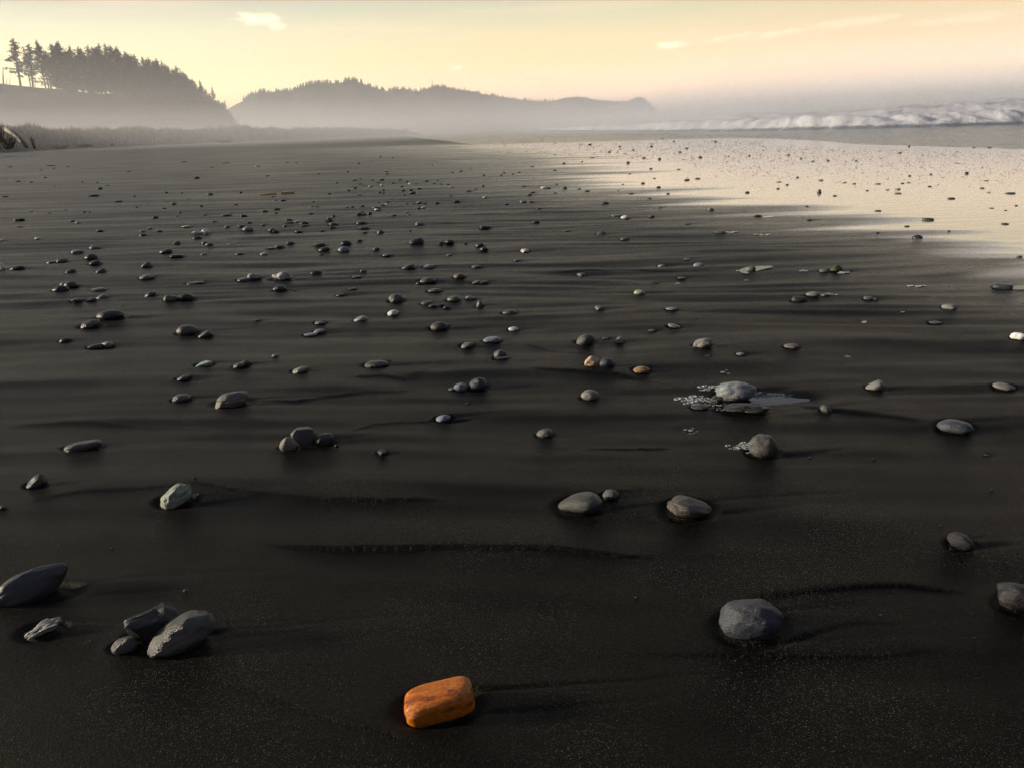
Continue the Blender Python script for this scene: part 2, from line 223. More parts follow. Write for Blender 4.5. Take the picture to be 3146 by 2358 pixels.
# landmark stones: (x, base, w, h) in photograph pixels, tone, shape, lean, short name, label, options
def T(ox, oy, s, cx, b, w_, h_): return (ox+cx*s, oy+b*s, w_*s, h_*s)
HEROES = [
 (T(800, 1700, S2, 1388, 1352, 552, 412), 'orange', 'B', 13, 'the big orange agate', 'translucent orange agate stone glowing alone on the dark sand', dict(taper=-.06, sq=4.6, deep=.75, sink=.05, amp=.022)),
 (T(1600, 1700, S2, 1778, 690, 490, 350), 'hero_blue', 'e', 14, 'the blue-grey boulder', 'large rounded blue-grey stone with a small pale chip on its edge', dict(amp=.05, taper=-.1, sq=2.3)),
 (T(0, 1700, S2, 250, 470, 570, 400), 'hero_slate', 'e', 27, 'the long slate stone', 'large long slate-grey stone cut by the picture edge, pointed end raised', dict(taper=-.5, sq=2.1, amp=.045, sink=.2, deep=.45)),
 (T(0, 1700, S2, 335, 650, 280, 150), 'l', 'f', 14, 'the white shell sliver', 'thin whitish ridged sliver of shell lying below the long slate stone', dict(amp=.22, ridg=1, hmul=.6)),
 (T(0, 1700, S2, 1235, 820, 440, 480), 'k2', 'b', 8, 'the upright black slab', 'near-black angular slab standing behind the speckled grey stone', dict(sq=5, amp=.06, deep=.5, sink=.25)),
 (T(0, 1700, S2, 1400, 800, 520, 335), 'speck', 'e', 24, 'the speckled grey stone', 'long speckled grey stone leaning on the upright black slab', dict(taper=.05, amp=.05, deep=.6)),
 (T(0, 1700, S2, 970, 770, 205, 125), 'lil', 'e', 6, 'the small lilac stone', 'small lilac-grey stone at the foot of the upright black slab', dict(amp=.05)),
 (T(2268, 1700, S2, 2200, 470, 350, 250), 'k2', 'e', 4, 'the stone at the right edge', 'black stone with pale pointed end, cut by the right picture edge', dict(taper=-.45, amp=.05)),
 (T(1600, 1100, S1, 500, 1330, 378, 200), 'gg', 'e', 8, 'the teardrop grey stone', 'smooth greenish grey teardrop stone, pointed end to the left', dict(taper=.38, amp=.03)),
 (T(1600, 1100, S1, 1420, 1360, 395, 195), 'r', 'e', -6, 'the humped brownish stone', 'humped brownish grey stone with a dark hollow underneath', dict(taper=-.2, amp=.07)),
 (T(1600, 1100, S1, 1825, 385, 345, 195), 'hero_mix', 'd', 6, 'the foamy boulder', 'big pale blue and tan boulder ringed by foam beside a puddle', dict(amp=.065, taper=-.05, sink=.1)),
 (T(1600, 1100, S1, 1915, 495, 430, 150), 'k2', 'b', 4, 'the flat dark slab', 'flat dark slab in front of the foamy boulder', dict(amp=.12, sq=3, deep=.45)),
 (T(1600, 1100, S1, 1655, 415, 130, 95), 'k', 'b', 20, 'the dark wedge', 'dark wedge-shaped stone leaning at the left of the foamy boulder', dict(amp=.1)),
 (T(1600, 1100, S1, 1520, 440, 150, 52), 'k', 'f', 0, 'the low dark stone', 'low dark flat stone half buried left of the dark wedge', dict(amp=.08)),
 (T(1600, 1100, S1, 2055, 865, 245, 215), 'gg', 'd', -6, 'the two-sided grey stone', 'tall grey-green stone with a ridge down it and foam at its left', dict(amp=.045, sq=2.3, deep=.75)),
 (T(2346, 1100, S1, 1630, 645, 286, 130), 'hero_blue', 'f', 0, 'the dark disc', 'flat dark bluish disc stone with a thin pale rim', dict(amp=.03, sink=.3)),
 (T(2346, 1100, S1, 1672, 1625, 212, 140), 'k2', 'f', -16, 'the rimmed black stone', 'thin black oval stone with pale rim sunk in a dark hollow', dict(amp=.05)),
 (T(2346, 1100, S1, 945, 288, 156, 98), 'l', 'p', 16, 'the pale bent stone', 'pale grey bent stone with a dark scour hole at its right', dict(amp=.06, taper=.15)),
 (T(800, 1100, S1, 235, 805, 136, 132), 'tan', 'e', 30, 'the smooth tan stone', 'smooth pale tan egg-shaped stone leaning on a tilted grey slab', dict(amp=.03, deep=.6)),
 (T(800, 1100, S1, 388, 785, 165, 222), 'slab', 'b', 40, 'the tilted grey slab', 'rectangular grey slab tilted up between two rounded stones', dict(sq=7, amp=.03, deep=.6, aspect=1.6)),
 (T(800, 1100, S1, 545, 760, 160, 125), 'k', 'e', 20, 'the black lozenge', 'black rounded lozenge stone on the seaward side of a tilted slab', dict(sq=2.6, amp=.05)),
 (T(0, 1100, S1, 1975, 450, 296, 180), 'tan2', 'e', 20, 'the long tan-grey stone', 'long tan-grey stone with a dark underside, thick end raised', dict(taper=-.2, amp=.08)),
 (T(0, 1100, S1, 1540, 380, 152, 76), 'lil', 'e', 3, 'the lilac-grey oval', 'neat lilac-grey oval stone left of the long tan-grey stone', dict(amp=.03)),
 (T(0, 1100, S1, 705, 798, 296, 108), 'lil', 'r', 2, 'the long lilac stone', 'long sausage-shaped lilac-grey stone lying alone level on sand', dict(amp=.03, sq=2.9, deep=.4)),
 (T(0, 1100, S1, 305, 1112, 160, 114), 'k', 'p', 26, 'the dark pointed stone', 'dark blue-black stone with a raised point and pale lower lip', dict(amp=.08)),
 (T(0, 1100, S1, 1496, 1283, 276, 212), 'green', 'e', 36, 'the green and white stone', 'mottled green and white stone tilted up beside a thin dark rill', dict(amp=.09, sq=2.6, deep=.6)),
 (T(0, 1100, S1, 1734, 80, 146, 64), 'mint', 'b', 12, 'the mint green stone', 'mint green flat angular stone, brighter than those around it', dict(sq=3.5, amp=.07)),
 (T(0, 550, S1, 938, 1202, 216, 90), 'hero_blue', 'e', 0, 'the long teal-black stone', 'long teal-black oval stone with twin dark trails on its right', dict(amp=.03)),
 (T(0, 550, S1, 1592, 1342, 178, 102), 'speck', 'd', 0, 'the round dome stone', 'round domed grey stone with a smaller stone touching its right', dict(amp=.02)),
 (T(800, 550, S1, 178, 870, 174, 84), 'quartz', 'b', 0, 'the lumpy white quartz', 'lumpy bright white quartz stone, the whitest on this part of beach', dict(amp=.2, sq=2.8)),
 (T(800, 550, S1, 1422, 898, 136, 62), 'speck', 'd', 0, 'the pale-topped dome', 'pale-topped smooth domed stone with a long shadow to its right', dict(amp=.02)),
 (T(800, 550, S1, 1155, 1064, 126, 88), 'g', 'd', 10, 'the grey knob', 'grey knob-shaped stone rising highest at its right end', dict(amp=.07, taper=-.1)),
 (T(800, 550, S1, 1860, 1102, 72, 76), 'g', 'c', 6, 'the cone stone', 'small pointed cone-shaped grey stone standing upright', dict(amp=.05)),
 (T(800, 550, S1, 1127, 1166, 98, 54), 'quartz', 'e', 12, 'the white oval pebble', 'clean white oval pebble lying alone on dark sand', dict(amp=.03)),
 (T(800, 550, S1, 1518, 1296, 148, 84), 'speck', 'e', 6, 'the big oval stone', 'big smooth grey oval stone with rough scoured sand at its right', dict(amp=.02)),
 (T(800, 550, S1, 985, 1608, 202, 72), 'g', 'e', 2, 'the long bean stone', 'long grey bean-shaped stone with dark front', dict(amp=.04, taper=-.12)),
 (T(800, 1100, S1, 1703, 287, 122, 76), 'a', 'e', 0, 'the low blue pebble', 'low speckled blue-grey stone against the taller blue-black stone', dict(amp=.05)),
 (T(800, 1100, S1, 1848, 296, 160, 132), 'hero_blue', 'd', 16, 'the tall blue-black stone', 'tall blue-black egg stone with pale top edge', dict(amp=.05, deep=.8)),
 (T(1600, 1100, S1, 585, 368, 150, 100), 'l', 'd', 0, 'the pale dome stone', 'pale rough domed stone with a black underside', dict(amp=.04)),
 (T(1600, 550, S1, 548, 1428, 158, 114), 'speck', 'e', 26, 'the tipped-up oval', 'grey oval stone tipped up on its left end, front in shade', dict(amp=.03)),
 (T(1600, 550, S1, 1545, 1446, 174, 98), 'l', 'e', 14, 'the curved stone', 'pale curved horn-shaped stone with black hollow front', dict(amp=.09, taper=.1)),
 (T(1600, 550, S1, 603, 1614, 108, 106), 'orwhite', 'e', 48, 'the orange and white stone', 'orange and white stone leaning toward a dark round one', dict(amp=.09, sq=2.6, deep=.7)),
 (T(1600, 550, S1, 732, 1616, 134, 96), 'hero_blue', 'd', -4, 'the dark round stone', 'dark slate-blue round stone beside the orange and white stone', dict(amp=.03)),
 (T(1600, 550, S1, 1025, 1656, 142, 68), 'tano', 'e', 5, 'the golden tan oval', 'golden tan oval stone, flat and smooth', dict(amp=.04)),
 (T(1600, 550, S1, 686, 482, 96, 42), 'slab', 'c', -8, 'the blue-grey wedge', 'angular blue-grey wedge stone with pale left face', dict(amp=.06)),
 (T(1600, 550, S1, 1007, 990, 94, 48), 'yg', 'd', 0, 'the yellow-green shell', 'yellow-green shell with a white curved edge', dict(amp=.05)),
 (T(2346, 550, S1, 470, 132, 42, 46), 'k2', 'c', 0, 'the black knob in the film', 'black upright knob standing in the bright wet film', dict(amp=.1)),
 (T(2346, 550, S1, 1302, 516, 94, 46), 'k', 'c', -6, 'the black gable stone', 'black gable-shaped stone with pale left side in wet streaks', dict(amp=.06)),
 (T(2346, 550, S1, 612, 802, 106, 68), 'moss', 'p', 20, 'the mossy stone', 'mossy green-black stone with pale top in wet sand', dict(amp=.1)),
 (T(2346, 550, S1, 2032, 944, 156, 64), 'hero_blue', 'B', 0, 'the black block stone', 'rounded black block stone with bright water at its right', dict(sq=4, amp=.04)),
 (T(2346, 550, S1, 2160, 1378, 124, 74), 'quartz', 'd', -4, 'the bright white stone', 'bright white rounded stone cut by the right picture edge', dict(amp=.08)),
 (T(0, 550, S1, 605, 934, 112, 64), 'speck', 'd', -4, 'the left dome', 'dark domed stone behind a low black one, pale right edge', dict(amp=.04)),
]
SKIP = {(0, 550, 605, 932)}
stones = []     # dicts: px,py centre, world pos, size ...
TONES = dict(film='brownish wet', k='near-black', g='dark grey', l='pale grey', w='white', a='bluish grey', n='dark green', r='brownish', o2='brown', y='yellowish')
SHAPES = dict(e='oval', d='domed', f='flat', p='slanting', b='angular', r='long rounded', c='pointed')
rnd = random.Random(4)
for ox, oy, s, txt in TILES:
    for ln in txt.split(';'):
        p = ln.split()
        cx, b, w_, h_ = map(float, p[:4])
        if (ox, oy, cx, b) in SKIP: continue
        lean = float(p[6]) if len(p) > 6 else 0.0
        if oy == 0 and ox > 1500 and p[4] in 'kg' and not (ox == 1600 and cx < 600): p[4] = 'film'
        stones.append(dict(q=T(ox, oy, s, cx, b, w_, h_), tone=p[4], shape=p[5], lean=lean, opt={}, hero=None))
for q, tone, shape, lean, short, lab, opt in HEROES:
    stones.append(dict(q=q, tone=tone, shape=shape, lean=lean, opt=opt, hero=short, label=lab))

# ------------------------------------------------------------------ shape of the beach
film_edge = np.array([[g.x, g.y] for g in (ground(*p) for p in [(3300, 900), (3146, 840), (2900, 752), (2620, 692), (2350, 650), (2080, 598), (1900, 566), (1850, 535), (1790, 500), (1740, 478), (1600, 462), (1470, 446)])])
film_edge = np.vstack([[[6.5, -9], [4.6, 1.5]], film_edge])
def poly_dist(x, y, P):
    """distance to a polyline and the side (positive on its right when walking along it)"""
    best = np.full(x.shape, 1e9); side = np.zeros(x.shape); along = np.zeros(x.shape); acc = 0
    for (ax, ay), (bx, by) in zip(P[:-1], P[1:]):
        dx, dy = bx-ax, by-ay; L = math.hypot(dx, dy)
        t = np.clip(((x-ax)*dx+(y-ay)*dy)/(L*L), 0, 1)
        ex, ey = x-(ax+t*dx), y-(ay+t*dy); d = np.hypot(ex, ey)
        m = d < best; best = np.where(m, d, best)
        side = np.where(m, np.sign(dy*ex-dx*ey), side); along = np.where(m, acc+t*L, along); acc += L
    return best, side, along
sea_edge = np.array([[g.x, g.y] for g in (ground(*p) for p in [(4300, 520), (3500, 474), (3146, 459), (2800, 448), (2640, 443), (2500, 432), (2346, 425)])] + [[18, 95], [14, 150], [8, 260], [0, 500], [-10, 1200], [-10, 5200]])
sea_edge = np.vstack([[[40, 8]], sea_edge])
SCARPS = [([(780, 1662), (900, 1668), (1120, 1665), (1400, 1672), (1660, 1680), (1900, 1690), (2100, 1680)], .012, .02),
 ([(0, 1500), (90, 1545), (250, 1520), (600, 1500), (780, 1520), (1050, 1530)], .005, .012),
 ([(700, 1235), (900, 1235), (1100, 1205), (1300, 1200)], .008, .015), ([(1080, 1160), (1170, 1158), (1270, 1172)], .010, .015),
 ([(800, 1525), (1100, 1535), (1400, 1545)], .007, .012),
 ([(1050, 1335), (1150, 1310), (1400, 1300)], .006, .01), ([(1640, 1370), (1850, 1370), (2100, 1378)], .006, .012),
 ([(2346, 1230), (2600, 1270), (2880, 1310)], .012, .04), ([(1600, 1133), (1900, 1150), (2100, 1195)], .01, .03),
 ([(0, 970), (300, 985), (500, 965)], .006, .02), ([(1600, 1060), (1700, 1080), (1850, 1085)], .005, .015),
 ([(620, 2090), (800, 2140), (1100, 2230), (1500, 2310), (1700, 2330)], .006, .04),
 ([(2270, 1830), (2500, 1812), (2800, 1808), (3050, 1830)], .010, .04), ([(0, 1320), (200, 1308), (500, 1312), (700, 1318)], .006, .02),
 ([(1900, 2010), (2300, 2000), (2700, 2010), (3000, 2020)], .006, .05), ([(1650, 840), (1900, 832), (2350, 838)], .01, .04)]
SCARP_W = [(np.array([[g.x, g.y] for g in (ground(*p) for p in pl)]), a_, w_*(.5 if w_ <= .015 else 1.1)) for pl, a_, w_ in SCARPS]

def base_height(x, y):
    """long low swells and swash ripples, nearly level with the picture and dying out in the flat film"""
    r = np.hypot(x, y)
    wx = x+0.35*pn(x*0.5, y*0.5, 7); wy = y+0.06*x+0.22*pn(x*0.35, y*0.6, 3)
    z = 0.012*pn(wx*0.33, wy*1.25, 1)+0.009*pn(wx*0.22+5, wy*2.6, 2)*sst(r, .8, 4)*(1-.65*sst(r, 7, 18))
    z += 0.010*pn(wx*0.7, wy*5.5, 5)*sst(r, 1, 3)*(1-sst(r, 14, 30))
    z += 0.0045*pn(wx*1.1, wy*8, 6)*(1-sst(r, 5, 12))
    z += 0.010*pn(wx*.7+8, wy*3.1+4, 14)*sst(r, .8, 2)*(1-sst(r, 9, 20))
    z += 0.009*np.maximum(0, .35-np.abs(pn(wx*.45+2, wy*1.9, 15)))*sst(r, 1.5, 4)
    z += 0.014*pn(x*0.03, wy*0.33, 8)*sst(r, 8, 25)
    z += 0.004*pn(x*3.0, y*3.0, 9)*(1-sst(r, 3, 8))
    return z
def wetness(x, y, z):
    d, s, _ = poly_dist(x, y, film_edge)
    sd_ = d*s                                   # positive toward the sea
    r = np.hypot(x, y)
    streak = pn(x*0.10+3, (y+0.05*x)*1.1+0.3*pn(x*.3, y*.3, 2), 21)+0.5*pn(x*0.2, (y+0.05*x)*2.6, 22)
    k = sd_/np.clip(0.065*r, .3, 4)+streak*1.25-z*25
    film = sst(k, -0.8, 0.95)*(1-sst(y+.25*x+6*pn(x*.05, y*.02, 24), 70, 82))
    damp = sst(sd_/np.clip(0.11*r, .6, 9), -2.6, 0.6)
    return film, damp, sd_

def sand_height(x, y, full=True):
    z = base_height(x, y)
    film, damp, sd_ = wetness(x, y, z)
    z = z*(1-0.93*film)*(1-0.5*damp)
    if full:
        r = np.hypot(x, y)
        near = r < 14
        xn, yn = x[near], y[near]; zz = z[near]
        for P, a_, w_ in SCARP_W:
            bx0, by0 = P.min(0)-.8; bx1, by1 = P.max(0)+.8
            m = (xn > bx0) & (xn < bx1) & (yn > by0) & (yn < by1)
            if not m.any(): continue
            xx = xn[m]; yy = yn[m]
            w_ = 1.35*max(w_, .0058*float(np.hypot(P[:, 0], P[:, 1]).mean())); yy = yy+0.018*pn(xx*4, yy*4, 31)+0.06*pn(xx*1.3, yy*1.3, 32)
            d, s, al = poly_dist(xx, yy, P); L = np.hypot(*np.diff(P, axis=0).T).sum()
            fade = sst(al, 0, .15*L)*(1-sst(al, .8*L, L))
            sg = d*(-s)                          # P runs left to right, positive = beyond it
            prof = np.where(sg > 0, np.exp(-(sg/(w_*9))), np.exp(-(sg/(w_*.5))**2)*0.2)*sst(sg, -w_*.5, w_*.5)
            groove = -0.6*np.exp(-((sg+w_*.3)/(w_*.5))**2)
            zz[m] += a_*fade*(prof*.8+groove*(.8 if w_ <= .0075 else .15))*(.45+.55*np.clip(.5+1.2*pn(al*2.5, al*0+3.3, 33), 0, 1.3))
        z[near] = zz
        # scour hollow round every stone and the twin trail washed out behind it, toward the right
        for st in stones:
            p = st.get('pos'); a = st.get('a')
            if p is None or a < 0.008: continue
            R0 = a*9
            m = (x > p.x-4.5*a) & (x < p.x+R0) & (np.abs(y-p.y) < 4.5*a)
            if not m.any(): continue
            dx = (x[m]-p.x)/a; dy = (y[m]-p.y-0.10*(x[m]-p.x))/(st['b']*1.05)
            dy = dy+.25*pn(x[m]*4, y[m]*4, 43)
            rr = np.hypot(dx, dy)
            hol = -np.exp(-((rr-1.05)/.28)**2)*0.26
            mound = 0.10*np.exp(-((rr-1.75)/.4)**2)*(1-sst(dx, 0, 1))
            half = .95-.05*dx; jit = 0.25*pn(x[m]*5, y[m]*5, 41)
            env = sst(dx, .1, .9)*np.exp(-np.clip(dx-1, 0, 12)*st['tail'])*(1-sst(dx, 6, 8.5))
            w1 = max(.10, .0052*math.hypot(p.x, p.y)/st['b'])
            tail = -(np.exp(-((dy-half+jit)/w1)**2)*st['t1']*st['big']+np.exp(-((dy+half+jit)/w1)**2)*st['t2']*st['big'])*0.38*env
            core = 0.10*np.exp(-(dy/.6)**2)*sst(dx, .8, 1.6)*np.exp(-np.clip(dx-1, 0, 9)*.6)
            z[m] += min(a, .05)*(hol+mound*st['big']**2+tail+core*st['big']**2)*(1-.8*film[m])*st['sc']
    # hollow that holds the puddle by the boulder
    g0 = ground(2385, 1224); u_ = (x-g0.x)/.21; v_ = (y-g0.y)/.13
    z = z-.020*np.exp(-(u_*u_+v_*v_)**1.3*(1+.8*pn(x*7, y*7, 47)))
    # the beach dips under the sea and rises gently to the dunes
    d, s, _ = poly_dist(x, y, sea_edge)
    sea = d*s
    z = z - np.clip(sea*0.02, 0, 2.2)*(sea > 0)
    inland = -(x+0.42*(y-25)+30)
    z = z+np.clip(inland-30, 0, 60)*0.006*sst(np.hypot(x, y), 70, 140)
    return z, film, damp

# ------------------------------------------------------------------ place the stones
for st in stones:
    px, pb, w_, h_ = st['q']; o = st['opt']
    c0 = ground(px, pb-h_*0.42)
    for _ in range(2):
        zb = float(base_height(np.array([c0.x]), np.array([c0.y]))[0])
        fl = wetness(np.array([c0.x]), np.array([c0.y]), np.array([zb])); zb = zb*(1-.93*fl[0][0])*(1-.5*fl[1][0])
        dep = depth_of(c0); mpp = dep/F
        a = w_*mpp/2/max(.6, math.cos(R(st['lean'])*.85))**.5; delta = math.asin(min(1, max(0.0, -(c0-Vector((0, 0, CAM_H))).normalized().z)))
        Le = R(st['lean'])*.85
        h0_ = math.sqrt(max(h_*h_-(w_*math.sin(Le))**2, (.42*h_)**2))/math.cos(Le)
        Hh = h0_*mpp/2*(.98 if w_ > 90 else 1.05)
        boxy = o.get('sq', 2) > 2.8; b = a*o.get('deep', .72); sdel = math.sin(delta)
        if b*sdel > .82*Hh: b = max(.82*Hh/max(sdel, .02), .35*a)
        if boxy: b = min(b, .52*Hh/max(sdel, .02))
        c = max(Hh-b*sdel, .2*a)/math.cos(delta) if boxy else math.sqrt(max(Hh*Hh-(b*sdel)**2, (0.16*a)**2))/math.cos(delta)
        c = min(c, a*1.7)
        zc = zb+c*(.5-o.get('sink', .12))
        c0 = ground(px, pb-h_*0.5, zc)
    st.update(big=.4 if a > .035 else 1.0, pos=c0, a=a, b=b, c=c, dep=dep, zc=zc, zb=zb, delta=delta, w_m=2*a,
              tail=rnd.uniform(.18, .45), t1=rnd.uniform(.2, 1.1), t2=rnd.uniform(.2, 1.1), sc=rnd.uniform(.6, 1.15) if not o.get('scour') else o['scour'])

# ------------------------------------------------------------------ sand: one sheet from the photographer's feet to the horizon
def lin_r():
    r = [0.35]
    while r[-1] < 5000:
        q = r[-1]
        st_ = 0.0062 if q < 1 else 0.0042 if q < 7 else 0.0055 if q < 16 else 0.009 if q < 60 else 0.025 if q < 300 else .07
        r.append(q*(1+st_))
    return np.array(r)
rr = lin_r()
th = np.concatenate([np.linspace(-180, -60, 50, endpoint=False), np.linspace(-60, -42, 60, endpoint=False), np.linspace(-42, 42, 860), np.linspace(42, 60, 61)[1:], np.linspace(60, 180, 50, endpoint=False)[1:]])*math.pi/180
RRg, THg = np.meshgrid(rr, th, indexing='ij')
X = (RRg*np.sin(THg)).ravel(); Y = (RRg*np.cos(THg)).ravel()
Z, film, damp = sand_height(X, Y)
nr, nc = len(rr), len(th)
verts = np.stack([X, Y, Z], 1); verts = np.vstack([verts, [[0, 0, 0]]])
q = grid_quads(nr, nc, True)[:, ::-1]
tri = np.stack([np.full(nc, nr*nc), (np.arange(nc)+1) % nc, np.arange(nc)], 1)
me = np_mesh('sand', verts, q, tri)
attr(me, 'film', np.append(film, 0)); attr(me, 'damp', np.append(damp, 0))
attr(me, 'dry', np.append(sst(-wetness(X, Y, Z)[2]+1.5*pn(X*.3, Y*.5, 55), 3.0, 16), 0))  # inland dryness, also the mask for the brightening painted onto distant sand

m, t, b = mat('black_sand')
geo = t.new('ShaderNodeNewGeometry'); pos = geo.outputs['Position']
af = t.new('ShaderNodeAttribute', attribute_name='film').outputs['Fac']; ad = t.new('ShaderNodeAttribute', attribute_name='damp').outputs['Fac']
n_big = t.noise(pos, 0.8, 4); n_mid = t.noise(pos, 9, 4, .6)
vor = t.new('ShaderNodeTexVoronoi'); vor.inputs['Scale'].default_value = 430; t.link(pos, vor.inputs['Vector'])
sepc = t.new('ShaderNodeSeparateColor'); t.link(vor.outputs['Color'], sepc.inputs[0])
col = t.mix(t.mapr(n_big, .35, .65), (0.0036, 0.0031, 0.0023, 1), (0.0075, 0.0065, 0.0047, 1))
col = t.mix(t.mapr(n_mid, .35, .7, 0, .6), col, (0.0022, 0.0020, 0.0016, 1))
adry_sheen = t.new('ShaderNodeAttribute', attribute_name='dry').outputs['Fac']
col = t.mix(t.math('MULTIPLY', adry_sheen, t.mapr(n_mid, .3, .7, .6, 1.0)), col, (.070, .061, .046, 1))  # drier sand is paler inland; grazing brightness is painted into this colour too
grain = t.mapr(sepc.outputs[0], .87, 1.0, 0, 1, False)
gcol = t.mix(sepc.outputs[1], (.13, .125, .115, 1), (.075, .055, .035, 1))
sepp = t.new('ShaderNodeSeparateXYZ'); t.link(pos, sepp.inputs[0])
patch = t.mapr(t.noise(pos, 2.2, 3), .4, .62)
grain = t.math('MULTIPLY', grain, t.math('MULTIPLY_ADD', patch, .75, .25))
col = t.mix(grain, col, gcol)
col = t.mix(af, col, (.55, .55, .56, 1))  # film colour paled and made half metallic to imitate brighter sky reflection
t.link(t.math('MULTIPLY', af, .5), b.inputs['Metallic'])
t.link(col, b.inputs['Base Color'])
rough = t.math('MULTIPLY_ADD', n_mid, .10, .31)
vst = t.new('ShaderNodeVectorMath', operation='MULTIPLY'); t.link(pos, vst.inputs[0]); vst.inputs[1].default_value = (.22, 1.9, 1)
stk = t.noise(vst.outputs[0], 1.0, 5, .6)
rough = t.math('ADD', rough, t.mapr(stk, .35, .65, -.05, .06))
rough = t.math('SUBTRACT', rough, t.math('MULTIPLY', ad, .16))
rough = t.math('ADD', t.math('MULTIPLY', rough, t.math('SUBTRACT', 1.0, af)), t.math('MULTIPLY', af, .09))
t.link(rough, b.inputs['Roughness'])
spec = t.math('MULTIPLY_ADD', ad, .10, .05); spec = t.math('MULTIPLY_ADD', af, .8, spec)
t.link(spec, b.inputs['Specular IOR Level'])
dry = t.math('SUBTRACT', 1.0, af)
vfl = t.new('ShaderNodeVectorMath', operation='MULTIPLY'); t.link(pos, vfl.inputs[0]); vfl.inputs[1].default_value = (2.0, 5.5, 1)
hsum = t.math('ADD', t.math('MULTIPLY', vor.outputs['Distance'], .35), t.math('MULTIPLY', t.noise(pos, 140, 3, .7), .6))
bump(t, b, hsum, t.math('MULTIPLY', dry, 1.0), .0034, bump(t, b, t.noise(vfl.outputs[0], 1.0, 3, .6), af, .0035))
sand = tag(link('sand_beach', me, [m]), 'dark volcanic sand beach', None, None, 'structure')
SAND_MAT = m

# ------------------------------------------------------------------ stone meshes and materials
def stone_mat(name, cols, rough=.33, scale=3.0, speck=0.0, bumpd=.0028, sss=0.0, spec=.5, vein=0.0):
    m, t, b = mat(name, rough, spec)
    tcn = t.new('ShaderNodeTexCoord'); oi = t.new('ShaderNodeObjectInfo')
    v = t.new('ShaderNodeVectorMath', operation='ADD'); t.link(tcn.outputs['Object'], v.inputs[0])
    rv = t.new('ShaderNodeVectorMath', operation='SCALE'); rv.inputs[0].default_value = (37, 17, 91); t.link(oi.outputs['Random'], rv.inputs['Scale']); t.link(rv.outputs[0], v.inputs[1])
    P = v.outputs[0]
    n1 = t.noise(P, scale, 5, .6); n2 = t.noise(P, scale*7, 4, .65)
    c = t.ramp(n1, [(.30+.4*i/max(1, len(cols)-1), tuple(x)+(1,)) for i, x in enumerate(cols)])
    c = t.mix(t.mapr(n2, .35, .7, 0, .45), c, tuple(x*.45 for x in cols[0])+(1,))
    if speck:
        vo = t.new('ShaderNodeTexVoronoi'); vo.inputs['Scale'].default_value = 34; t.link(P, vo.inputs['Vector'])
        sp = t.mapr(vo.outputs['Distance'], .16, .08, 0, speck); c = t.mix(sp, c, (.012, .012, .012, 1))
    sv = t.new('ShaderNodeVectorMath', operation='MULTIPLY'); t.link(P, sv.inputs[0]); sv.inputs[1].default_value = (.5, .9, 4.5)
    bk = 0.0 if name in ('orange_agate', 'orange_white_stone', 'mixed_boulder', 'quartz_stone') else 1.0
    band = t.noise(sv.outputs[0], scale*.55, 4, .65); c = t.mix(t.mapr(band, .54, .66, 0, .25*bk), c, tuple(x*1.7 for x in cols[-1])+(1,)); c = t.mix(t.mapr(band, .46, .34, 0, .3*bk), c, tuple(x*.45 for x in cols[0])+(1,))
    if name == 'orange_agate':
        vp = t.new('ShaderNodeTexVoronoi'); vp.inputs['Scale'].default_value = 1.5; t.link(P, vp.inputs['Vector'])
        c = t.mix(t.mapr(t.math('ADD', vp.outputs['Distance'], t.math('MULTIPLY', n2, .12)), .20, .12, 0, .9), c, (.02, .012, .006, 1))
    if vein:
        wv = t.new('ShaderNodeTexNoise'); wv.inputs['Scale'].default_value = 2.2; wv.inputs['Detail'].default_value = 3; wv.inputs['Distortion'].default_value = 2.5; t.link(P, wv.inputs['Vector'])
        vv = t.mapr(t.math('ABSOLUTE', t.math('SUBTRACT', wv.outputs[0], .5)), .02, .0, 0, vein); c = t.mix(vv, c, (.80, .40, .08, 1) if name.startswith('orange') else (.6, .6, .58, 1))
    hv = t.new('ShaderNodeHueSaturation'); t.link(c, hv.inputs['Color']); t.link(t.mapr(oi.outputs['Random'], 0, 1, .72, 1.3, False), hv.inputs['Value'])
    t.link(hv.outputs[0], b.inputs['Base Color'])
    t.link(t.mapr(n2, .3, .7, rough-.1, rough+.12), b.inputs['Roughness'])
    if sss:
        b.inputs['Subsurface Weight'].default_value = sss; b.inputs['Subsurface Radius'].default_value = (1.0, .35, .08); b.inputs['Subsurface Scale'].default_value = .03
    h = t.math('ADD', t.math('MULTIPLY', n2, .6), t.math('MULTIPLY', t.noise(P, scale*26, 2, .6), .5))
    bump(t, b, h, .8, bumpd)
    return m
ORANGE_COAT = True
